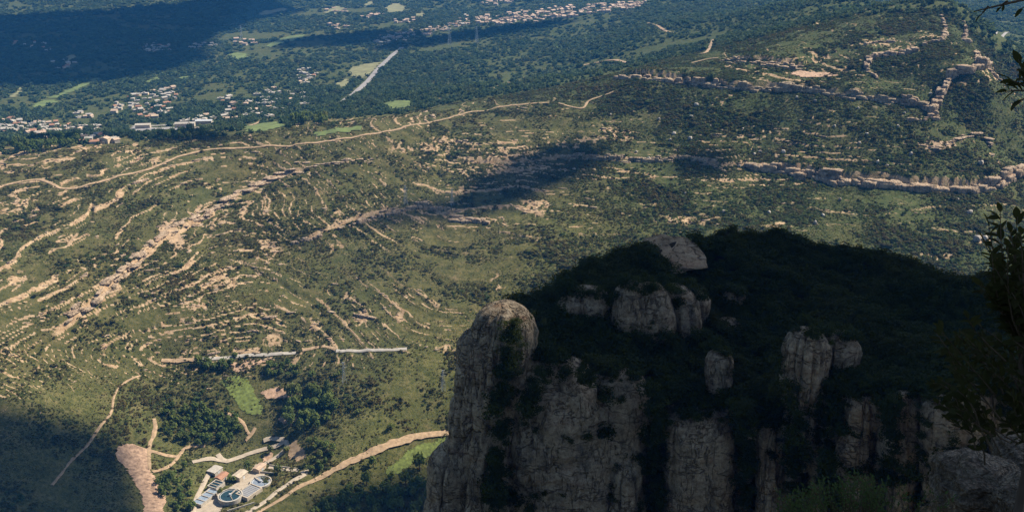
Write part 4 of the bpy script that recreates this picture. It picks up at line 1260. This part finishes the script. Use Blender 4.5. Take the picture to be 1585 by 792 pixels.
# ------------------------------------------------------------------ rock massif in the middle distance
MU   = [690, 720, 790, 860, 900, 960, 1000, 1080, 1130, 1200, 1260, 1330, 1400, 1450, 1500, 1585, 1800]
MSKY = [560, 520, 478, 452, 420, 390, 384, 378, 366, 358, 380, 392, 406, 426, 436, 436, 450]
MEDG = [600, 560, 545, 565, 575, 585, 600, 625, 628, 615, 605, 600, 606, 614, 612, 605, 605]
MDS  = [262, 268, 278, 292, 300, 312, 320, 330, 336, 340, 336, 328, 318, 306, 296, 285, 270]
MDE  = [250, 250, 250, 250, 250, 250, 250, 248, 246, 242, 238, 232, 226, 220, 214, 205, 190]
def mi(arr, u): return np.interp(u, MU, arr)
def core_d(u, v):
    t = np.clip((v - mi(MSKY, u)) / (mi(MEDG, u) - mi(MSKY, u)), 0, 1)
    return mi(MDS, u) * (1 - t) + mi(MDE, u) * t
def at_d(u, v, d):
    """point of the view line through (u, v) that lies d metres ahead"""
    dx, dy, dz = pix_dir(u, v)
    t = d / dy
    return np.array([dx * t, dy * t, CAMZ + dz * t])

def make_massif():
    root = empty('rock_massif', tuple(at_d(1050, 792, 240) * np.array([1, 1, 0])) )
    root.location.z = 60
    org = np.array(root.location)
    us = np.linspace(735, 1800, 190)
    cols = []
    for u in us:
        vs, ve, ds, de = mi(MSKY, u), mi(MEDG, u), mi(MDS, u), mi(MDE, u)
        pr = []
        sky_p = at_d(u, vs, ds)
        dirh = np.array([sky_p[0], sky_p[1], 0]) / np.hypot(sky_p[0], sky_p[1])
        pr.append(sky_p + dirh * 60 - np.array([0, 0, 190]))
        pr.append(sky_p + dirh * 22 - np.array([0, 0, 30]))
        pr.append(sky_p + dirh * 8 - np.array([0, 0, 4]))
        for t in np.linspace(0, 1, 34):
            pr.append(at_d(u, vs + (ve - vs) * t, ds + (de - ds) * t))
        ep = pr[-1]
        for t in np.linspace(0, 1, 30)[1:]:
            pr.append(ep - dirh * (3 + 9 * t) - np.array([0, 0, (ep[2] - 50) * t]))
        cols.append(pr)
    C = np.array(cols)
    nx, ny = C.shape[:2]
    g = np.mgrid[0:nx, 0:ny]
    n1 = fbm(C[..., 0] + C[..., 1] * .3, C[..., 2] * 1.0 + C[..., 1] * .5, 16, 4, 501)
    n2 = fbm(C[..., 0] * 1.0, C[..., 2] * .35 + C[..., 1], 7, 3, 503)
    onc = sstep(34, 40, g[1]) 
    C[..., 2] += (1 - onc) * (n1 * 3.2 + n2 * 1.2) * np.clip(g[1] / 3, 0, 1)
    C[..., 1] -= onc * (n1 * 7 + n2 * 2)
    i = np.arange(nx - 1)[:, None] * ny; j = np.arange(ny - 1)[None]
    F = np.stack([i + j, i + j + 1, i + ny + j + 1, i + ny + j], -1).reshape(-1, 4)[:, ::-1]
    lobe = np.abs(np.sin(g[0] * 0.31 + 1.3 * np.sin(g[0] * 0.05) + 0.5 * n1)) ** .6
    C[..., 1] -= onc * (lobe * 4.0 - 7.5)
    Fg = F.reshape(nx - 1, ny - 1, 4)
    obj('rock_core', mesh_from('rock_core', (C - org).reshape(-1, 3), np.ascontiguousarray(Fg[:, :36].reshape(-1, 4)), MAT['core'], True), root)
    obj('rock_face', mesh_from('rock_face', (C - org).reshape(-1, 3), np.ascontiguousarray(Fg[:, 36:].reshape(-1, 4)), MAT['cliff'], True), root)
    # pillars: u, v_top, width px, depth factor, v_bottom (None = down to the foot), set forward (m), lean px at the bottom
    PIL = [
     (742,506,70,1.0,None,0,-42),(782,468,104,1.0,None,-1,-40),(702,684,72,1.0,None,-3,-24),(746,688,66,1.0,None,-2,-20),(735,560,60,1,None,3,-20),
     (816,490,46,1.0,640,1,-10),(797,572,54,1.0,740,-2,-6),(832,632,112,1.0,775,-4,8),(872,552,150,1,None,-1,-4),(932,586,130,1,None,0,-8),(966,570,110,1,None,-2,-4),(905,640,150,1,None,-4,-2),(850,600,70,.9,None,0,0),
     (975,704,48,1.0,None,-8,-12),(1084,626,116,.9,None,-4,-6),(1058,634,62,.9,None,-5,-6),(1114,540,58,.9,620,0,0),
     (976,434,70,.9,530,1,0),(1008,436,80,.9,530,0,0),(1046,440,80,.9,525,0,2),(1074,448,54,.9,510,1,2),(912,442,84,.9,505,1,0),(884,452,60,.9,505,2,0),(1138,446,50,.8,480,1,0),(1128,490,62,.7,520,2,0),
     (1250,506,84,.9,610,0,-6),(1300,510,74,.9,590,1,0),(1190,650,52,.9,None,-2,2),(1338,606,66,.9,720,-2,-6),(1318,664,62,.9,None,-4,-8),(1262,678,34,.9,None,-2,0),
     (1404,604,64,.9,730,-3,2),(1470,612,84,.9,730,-4,-4),(1512,600,60,.9,700,-3,0),(1210,700,60,.9,None,3,0),(1130,700,60,.9,None,3,0),(1560,640,80,.9,None,0,0),
     (820,760,90,.9,None,4,0),(1000,640,60,.9,None,6,0),(1375,650,60,.9,None,6,0),
    ]
    TOPS, EDGE = [], []
    for k, (u, vt, w, dep, vb, fwd, lean) in enumerate(PIL):
        d = float(core_d(u, (vb - 6) if vb else 700))
        r = w / 2 * d / FPX * 1.04
        dc = d + r * 0.45 + fwd
        top = at_d(u, vt, dc)
        if vb is None:
            bot = at_d(u + lean, 830, dc - 6); bot = top + (bot - top) * (top[2] - 55) / (top[2] - bot[2])
        else:
            bot = at_d(u + lean, vb + 30, dc - 3) - np.array([0, 0, 16.0])
        if u > 800: TOPS.append((top, r))
        h = top[2] - bot[2]
        nz, nt = max(24, int(h / .7)), 72
        nz = min(nz, 140)
        s = np.linspace(0, 1, nz) ** (1.7 if vb is None else 1.0)
        TH, SS = np.meshgrid(np.linspace(0, 2 * math.pi, nt, endpoint=False), s)
        sq = (np.abs(np.cos(TH)) ** 2.15 + np.abs(np.sin(TH)) ** 2.15) ** (-1 / 2.15)
        rt = r * 1.05
        prof = np.clip(1 - (1 - np.clip(SS * h / rt, 0, 1)) ** 2.2, 0, 1) ** .5
        if vb is not None:
            prof = prof * (1 - 0.10 * sstep(.75, 1, SS))
        rad = r * prof * (0.90 + 0.12 * np.sin(SS * 5 + k))
        zz = top[2] - SS * h
        zc = top[2] - random.uniform(.5, .9) * r                     # stacked bulges parted by horizontal notches
        while zc > max(bot[2], top[2] - 110):
            zc -= random.uniform(1.0, 2.2) * max(r, 4.0)
            rad = rad * (1 - random.uniform(.07, .20) * np.exp(-np.abs((zz - zc + .8 * np.sin(TH * 2 + k)) / random.uniform(1.0, 2.2)) ** 1.3))
        cxn, cyn = np.cos(TH), np.sin(TH)
        nse = fbm(cxn * r * .8 + k * 31 + zz * .12, cyn * r * .8 - k * 17 + zz * .22, 5.5, 4, 510 + k)
        nbed = fbm(zz + 1.5 * fbm(cxn * r, cyn * r + k * 9, 8, 2, 3), np.full_like(zz, k * 7.7) + TH * 0.0, 2.6, 3, 540 + k)
        nsm = fbm(cxn * r * 1.2 + k * 11, cyn * r * 1.2 + zz * 1.0, 1.8, 3, 570 + k)
        crack = np.abs(fbm(cxn * r + k * 5, cyn * r - k * 3 + zz * 0.08, 6.0, 2, 590 + k))
        rad = rad * (1 + 0.17 * nse) + prof * (0.42 * nbed + 0.40 * nsm - 1.6 * sstep(.10, 0, crack))
        ctr = top[None, None] + (bot - top)[None, None] * SS[..., None]
        a0 = math.atan2(top[0], top[1]) * -1 + random.uniform(-.3, .3)
        X = rad * sq * np.cos(TH); Y = rad * sq * np.sin(TH) * dep
        V = np.stack([ctr[..., 0] + X * math.cos(a0) - Y * math.sin(a0), ctr[..., 1] + X * math.sin(a0) + Y * math.cos(a0), zz + 0 * X], -1)
        i = np.arange(nz - 1)[:, None] * nt; j = np.arange(nt)[None]; j2 = (j + 1) % nt
        F = np.stack([i + j, i + j2, i + nt + j2, i + nt + j], -1).reshape(-1, 4)[:, ::-1]
        if vb is not None:
            for q in range(int(10 + r * 2.2)):
                EDGE.append(at_d(u + lean + random.gauss(0, w * .42), vb - 4 + random.uniform(-.12, .5) * (vb - vt) * .5, dc - r * random.uniform(.55, 1.25)))
        for q in range(int(5 + min(h, 80) * .35)):
            tq = random.uniform(.02, 1.0) ** .9 * min(1, 80 / h)
            cq = top + (bot - top) * tq
            sgn = random.choice((-1, 1))
            EDGE.append(cq + np.array([sgn * r * random.uniform(.85, 1.2), -random.uniform(-.2, .45) * r, 0]))
        obj('rock_pillar', mesh_from('rock_pillar', (V - org).reshape(-1, 3), np.ascontiguousarray(F), MAT['cliff'], True), root)
    # bare slab on the top
    c = at_d(1042, 397, float(core_d(1042, 397)))
    V, F = rockball(620, 9.2, 11.5, .6, 5, .42, 1.3, .5)
    b = obj('rock_slab', mesh_from('rock_slab', V, F, MAT['slab'], True), root, loc=c + np.array([0, 0, 1.0]) - org, rz=.2)
    b.rotation_euler = (R(17), R(-4), .2)
    tag(root, 'huge dark rock massif of rounded grey pillars overgrown with black green shrubs', 'rock')
    # shrubs that cover it
    n = 25000
    fi, fj = rng.uniform(0, nx - 1.01, n), np.where(rng.uniform(0, 1, n) < .55, rng.uniform(2.0, 37.5, n), rng.uniform(33, 52, n))
    ii, jj = fi.astype(int), fj.astype(int)
    a, b2 = (fi - ii)[:, None], (fj - jj)[:, None]
    P = (C[ii, jj] * (1 - a) + C[ii + 1, jj] * a) * (1 - b2) + (C[ii, jj + 1] * (1 - a) + C[ii + 1, jj + 1] * a) * b2
    u, v = project(P[:, 0], P[:, 1], P[:, 2])
    ok = (fj < 38) | (rng.uniform(0, 1, n) < np.where(u > 1000, 0.95, 0.5))
    ok &= ~in_poly(u, v, [(1002,382),(1040,374),(1082,374),(1078,392),(1070,412),(1034,414),(1012,398)])
    for (pu, vt, w, dep, vb, fwd, lean) in PIL:
        vb2 = (vb or 900)
        wide = 0.46 if vb is None or vb - vt > 90 else 0.34
        ok &= ~((np.abs(u - pu - lean * np.clip((v - vt) / 150, 0, 1)) < w * wide) & (v > vt + 8) & (v < vb2 - 8))
    P = P[ok]; fj = fj[ok]
    tops = [t + np.array([rng.normal(0, r_ * .5), rng.normal(-r_ * .1, r_ * .45), -r_ * .15]) for t, r_ in TOPS for _ in range(int(4 + r_ * 1.5))]
    for (ua, va, ub, vb_, cnt, dd) in ((800, 498, 772, 640, 70, 240.0), (772, 640, 768, 800, 50, 237.0), (838, 575, 812, 660, 26, 238.0), (905, 600, 925, 560, 18, 240.0), (1010, 600, 1016, 790, 70, 240.0), (1150, 630, 1156, 790, 60, 236.0), (1232, 640, 1236, 790, 60, 230.0), (1380, 620, 1372, 760, 40, 218.0), (1280, 700, 1290, 790, 40, 222.0)):
        for q in range(cnt):
            tq = random.random()
            EDGE.append(at_d(ua + (ub - ua) * tq + random.gauss(0, 6), va + (vb_ - va) * tq, dd + random.uniform(-1, 3)))
    EDGE[:] = [q for q in EDGE if project(q[0], q[1], q[2])[0] > 735]
    tops += EDGE
    P = np.concatenate([P, np.array(tops)]); fj = np.concatenate([fj, np.full(len(tops), 30.0)])
    m = len(P)
    s = np.exp(rng.normal(.22, .38, m)); s = np.clip(s, .6, 2.5) * np.where(fj > 37, .8, 1.0)
    S = np.stack([s * 1.1, s * 1.1, s * rng.uniform(.75, 1.15, m)], 1)
    rot = rng.uniform(0, 6.28, m)
    for h in range(3):
        V, F = leafy(640 + h, 420, .105, 1.15, 1.15, 1.0, .65, 9)
        scatter('shrub_cover', P[h::3], S[h::3], rot[h::3], mesh_from('shrub_cover', V, F, MAT['oak']))
    print('massif shrubs', m)

# ------------------------------------------------------------------ foreground: boulders, holm oak, shrub
def leaf_mesh():
    V, F = [], []
    pts = [(0, 0), (.12, .10), (.3, .19), (.5, .21), (.7, .17), (.88, .08), (1, 0)]
    for x, w in pts:
        zc = -.10 * x * x
        V += [(x, -w, zc + w * .35), (x, 0, zc), (x, w, zc + w * .35)]
    for i in range(len(pts) - 1):
        for k in range(2):
            a = 3 * i + k
            F.append((a, a + 1, a + 4, a + 3))
    return mesh_from('leaf', V, F, MAT['leaf'], True)
LEAF = leaf_mesh()
SMALL = LEAF.copy(); SMALL.materials[0] = MAT['smallleaf']
def leaf_matrix(p, d, size, roll):
    x = Vector(d).normalized()
    up = Vector((0, 0, 1)) if abs(x.z) < .95 else Vector((1, 0, 0))
    y = up.cross(x).normalized(); z = x.cross(y)
    M = Matrix((x, y, z)).transposed().to_4x4()
    return Matrix.Translation(p) @ M @ Matrix.Rotation(roll, 4, 'X') @ Matrix.Diagonal((size, size, size, 1))
def sprig(V, F, p0, p1, r, nleaf, size, leaves, bend=.12):
    """twig from p0 to p1 with leaves along its outer two thirds"""
    p0, p1 = Vector(p0), Vector(p1)
    d = p1 - p0
    o = Vector((random.uniform(-1, 1), random.uniform(-1, 1), random.uniform(-1, 1))) * d.length * bend
    pts = [p0 + d * t + o * math.sin(math.pi * t) for t in (0, .2, .4, .6, .8, 1)]
    tube(pts, [r * (1 - .75 * i / 5) for i in range(6)], 5, V, F)
    for k in range(nleaf):
        t = .28 + .72 * (k + random.random() * .6) / nleaf
        t = min(t, 1)
        i = min(int(t * 5), 4); q = pts[i].lerp(pts[i + 1], t * 5 - i)
        ax = d.normalized()
        side = ax.orthogonal().normalized(); side.rotate(Matrix.Rotation(random.uniform(0, 6.28), 3, ax))
        dr = ax * random.uniform(.25, .9) + side * random.uniform(.6, 1.0)
        if k == nleaf - 1: dr = ax
        leaves.append(leaf_matrix(q, dr, size * random.uniform(.7, 1.25), random.uniform(-.9, .9)))
    return pts
def bake(leaves, org):
    me = LEAF
    co = np.array([v.co[:] for v in me.vertices]); fc = np.array([p.vertices[:] for p in me.polygons])
    Vs, Fs = [], []
    for i, M in enumerate(leaves):
        A = np.array(M)
        Vs.append(co @ A[:3, :3].T + A[:3, 3] - org); Fs.append(fc + i * len(co))
    return np.concatenate(Vs), np.concatenate(Fs)
def place_leaves(root, leaves, n_parts):
    org = np.array(root.location)
    for M in leaves[:n_parts]:
        o = obj('leaf', LEAF, root)
        o.matrix_local = Matrix.Translation(-Vector(org)) @ M
    if len(leaves) > n_parts:
        V, F = bake(leaves[n_parts:], org)
        o = obj('foliage', mesh_from('foliage', V, F, MAT['leaf'], True), root); o['kind'] = 'stuff'

def make_foreground():
    # conglomerate boulders on the ledge below
    for (u, v, d, sx, sy, sz, seed, lab) in ((1512, 768, 13.0, .72, .8, .72, 701, 'rounded pebbly boulder in the lower right corner of the foreground'), (1590, 790, 12.2, .52, .6, .55, 702, 'smaller pebbly boulder at the very corner in front of the larger one'), (1596, 716, 13.8, .55, .7, .35, 703, 'flat pebbly ledge behind the corner boulder')):
        p = at_d(u, v, d)
        V, F = rockball(seed, sx, sy, sz, 6, .22, 1.3, .25)
        rr = 1 + .030 * fbm(V[:, 0] + V[:, 2] * .6, V[:, 1] + V[:, 2] * .8, .09, 3, seed)
        o = obj('conglomerate_boulder', mesh_from('conglomerate_boulder', V * rr[:, None], F, MAT['pebbly'], True), loc=p)
        tag(o, lab, 'boulder')
    # holm oak whose branches reach in from the right edge
    org = at_d(1720, 560, 3.6)
    t = empty('holm_oak', org)
    V, F, L = [], [], []
    P = lambda u, v, d: at_d(u, v, d) 
    base = P(1740, 760, 3.6); base[2] = float(H(base[0], base[1])) - .15
    tube([base, P(1730, 600, 3.6), P(1722, 400, 3.55), P(1700, 200, 3.5), P(1660, 60, 3.4), P(1640, -60, 3.4)], [.06, .055, .05, .04, .03, .015], 8, V, F)
    a = sprig(V, F, P(1668, -20, 3.4), P(1508, 18, 3.2), .008, 0, .03, L, .02)
    for q, e, n in (((1530, 10), (1516, 26), 2), ((1560, 2), (1548, 14), 2), ((1585, -6), (1600, 12), 5), ((1600, -8), (1580, 14), 3)):
        sprig(V, F, P(*q, 3.25), P(*e, 3.25), .004, n, .032, L)
    sprig(V, F, P(1712, 230, 3.5), P(1590, 140, 3.2), .010, 3, .05, L, .05)
    for e, n in (((1562, 122), 6), ((1576, 92), 5), ((1556, 142), 6), ((1572, 164), 4), ((1590, 110), 6)):
        sprig(V, F, P(1600, 142, 3.22), P(*e, 3.2 + random.uniform(-.1, .1)), .005, n, .052, L)
    n_top = len(L)
    Vb = [np.array(p) - org for p in V]
    obj('trunk', mesh_from('trunk', Vb, F, MAT['bark'], True), t)
    place_leaves(t, L, 300)
    tag(t, 'holm oak whose dark leafy twigs hang in from the upper right edge', 'tree')
    # shrub with upright sprigs on the right
    org = at_d(1560, 700, 4.2)
    t = empty('oak_shrub', org)
    V, F, L = [], [], []
    foot = at_d(1590, 720, 4.3); knee = foot.copy(); foot[2] = float(H(foot[0], foot[1])) - .15
    tube([foot, (foot + knee) / 2 + np.array([.03, .02, 0]), knee], [.035, .03, .022], 6, V, F)
    foot = knee
    tops = [(1548, 322, 4.0), (1530, 345, 4.1), (1522, 372, 4.2), (1562, 352, 4.1), (1580, 360, 3.9), (1535, 392, 4.0), (1572, 385, 4.2), (1555, 410, 4.1), (1590, 400, 4.0), (1545, 438, 4.1), (1585, 432, 4.2), (1600, 370, 4.1), (1566, 452, 4.0), (1540, 415, 4.0), (1575, 335, 4.1), (1560, 380, 4.0), (1592, 455, 4.1), (1530, 455, 4.1), (1515, 440, 4.2)]
    for (u, v, d) in tops:
        m = at_d(1585 + random.uniform(-14, 14), 540 + random.uniform(-20, 40), 4.2)
        tube([foot, (np.array(foot) + m) / 2 + np.array([.02, 0, 0]), m], [.02, .014, .009], 5, V, F)
        pt = sprig(V, F, m, at_d(u, v, d), .006, 24, .062, L, .07)
    n1 = len(L)
    for k in range(64):
        u, v = random.uniform(1440, 1610), random.uniform(440, 660)
        if u < 1500 and v < 480 + (1500 - u) * .3: continue
        d = random.uniform(4.0, 4.8)
        m = at_d(u + 60, v + 70, d + .1)
        sprig(V, F, m, at_d(u, v, d), .005, 15, .062, L, .12)
    obj('stem', mesh_from('stem', [np.array(p) - org for p in V], F, MAT['bark'], True), t)
    place_leaves(t, L, 300)
    tag(t, 'dark oak shrub with upright leafy sprigs along the right edge', 'shrub')
    # low small-leaved bush at the bottom
    for (u, v, d, n, lab, lo) in ((1320, 768, 11.0, 110, 'small-leaved dark green bush at the bottom edge left of the corner boulder', 90), (1235, 796, 12.0, 50, 'low tuft of dark leaves at the bottom edge farther left of the boulder', 40)):
        org = at_d(u, v + 40, d)
        t = empty('low_bush', org)
        V, F, L = [], [], []
        g0 = at_d(u, v + 100, d); g0[2] = float(H(g0[0], g0[1])) - .1
        hub = at_d(u, v + 70, d)
        tube([g0, (g0 + hub) / 2 + np.array([.05, 0, 0]), hub], [.05, .04, .03], 6, V, F)
        for k in range(n):
            uu = u + random.gauss(0, lo * .62); vv = v - 45 + abs(random.gauss(0, 26)) + abs(uu - u) * .25
            dd = d + random.uniform(-.5, .5)
            m = at_d(uu * .6 + u * .4, vv + 60, dd + .05)
            tube([hub, m], [.012, .006], 4, V, F)
            sprig(V, F, m, at_d(uu, vv, dd), .006, 15, .055, L, .12)
        random.shuffle(L)
        obj('stem', mesh_from('stem', [np.array(p) - org for p in V], F, MAT['bark'], True), t)
        place_leaves(t, L, 120)
        for c_ in t.children:
            if c_.name.startswith(('leaf', 'foliage')):
                if c_.data is LEAF: c_.data = SMALL
                else: c_.data.materials[0] = MAT['smallleaf']
        tag(t, lab, 'bush')

# ------------------------------------------------------------------ clouds unseen above the frame, added and sized to shade the land
def make_shade_clouds():
    t = NT('cloud'); t.fin((0.85, 0.85, 0.85), 1.0, 0.0)
    Vs, Fs = [], []
    sv = np.array(SUNV)
    def puff(p, rx, ry, alt, seed):
        h = (alt - p[2]) / sv[2]
        c = np.asarray(p) + sv * h
        V, F = rockball(seed, rx, ry, min(rx, ry) * .35, 4, .5, 2.4, .0)
        b = sum(len(v) for v in Vs)
        Vs.append(V + c); Fs.append(F + b)
    # shadow spots: photograph pixel, half size across, half size along (m)
    spots = [(40,60,420,520),(140,60,330,420),(230,36,260,420),(60,100,300,230),(130,86,260,200),(320,20,220,300),(10,110,300,180),(210,62,160,160),
             (520,62,120,110),(570,58,120,110),(470,66,70,80),(640,70,80,60),(720,56,100,70),(790,46,110,70),
             (878,248,34,32),(842,264,46,36),(800,284,44,32),(762,302,36,26),(724,318,26,18),(905,242,26,18),
             (1092,254,30,24),(650,330,36,12),(590,342,28,11),(470,372,16,8),
             (40,740,78,56),(112,745,62,52),(0,690,80,30),(80,690,62,26),(140,684,30,18),(168,724,22,24),(150,770,36,36),(30,790,90,40),(180,792,16,20),
             (90,218,70,30),(290,211,45,18),(610,786,46,18),(665,775,36,24),(540,800,50,14)]  # last puffs stand in for the massif's own cast shadow
    P = cast([s[0] for s in spots], [s[1] for s in spots])
    for i, (p, s) in enumerate(zip(P, spots)):
        puff(p, s[2], s[3], 2700, 800 + i)
    for i, (p, rx, ry) in enumerate((((120, 300, 285), 120, 90), ((60, 250, 270), 75, 60), ((170, 240, 260), 110, 90), ((70, 330, 300), 60, 50), ((250, 260, 270), 120, 110), ((60, 120, 330), 90, 90), ((0, 20, 400), 90, 60), ((20, 200, 250), 48, 60), ((150, 350, 290), 90, 50))):
        puff(np.array(p), rx, ry, 2700, 850 + i)
    o = obj('shade_clouds', mesh_from('shade_clouds', np.concatenate(Vs), np.concatenate(Fs), t.m, True))
    tag(o, kind='structure')

make_houses()
make_plant()
make_pylons()
make_bands()
make_trees()
make_scrub()
make_forest()
make_rubble()
make_massif()
make_foreground()
make_shade_clouds()
# ------------------------------------------------------------------ haze
def haze():
    t = NT('haze')
    t.t.nodes.remove(t.b)
    pv = t.n('ShaderNodeVolumePrincipled')
    pv.inputs['Color'].default_value = (0.07, 0.38, 1.0, 1)
    pv.inputs['Density'].default_value = 0.000064
    pv.inputs['Anisotropy'].default_value = 0.0
    t.l(pv.outputs[0], t.t.nodes['Material Output'].inputs['Volume'])
    L = 42000
    V = [(sx * L, sy * L, z) for z in (-60, 520) for sx, sy in ((-1, -1), (1, -1), (1, 1), (-1, 1))]
    F = [(3, 2, 1, 0), (4, 5, 6, 7), (0, 1, 5, 4), (1, 2, 6, 5), (2, 3, 7, 6), (3, 0, 4, 7)]
    o = obj('haze', mesh_from('haze', V, F, t.m))
    tag(o, kind='stuff')
haze()
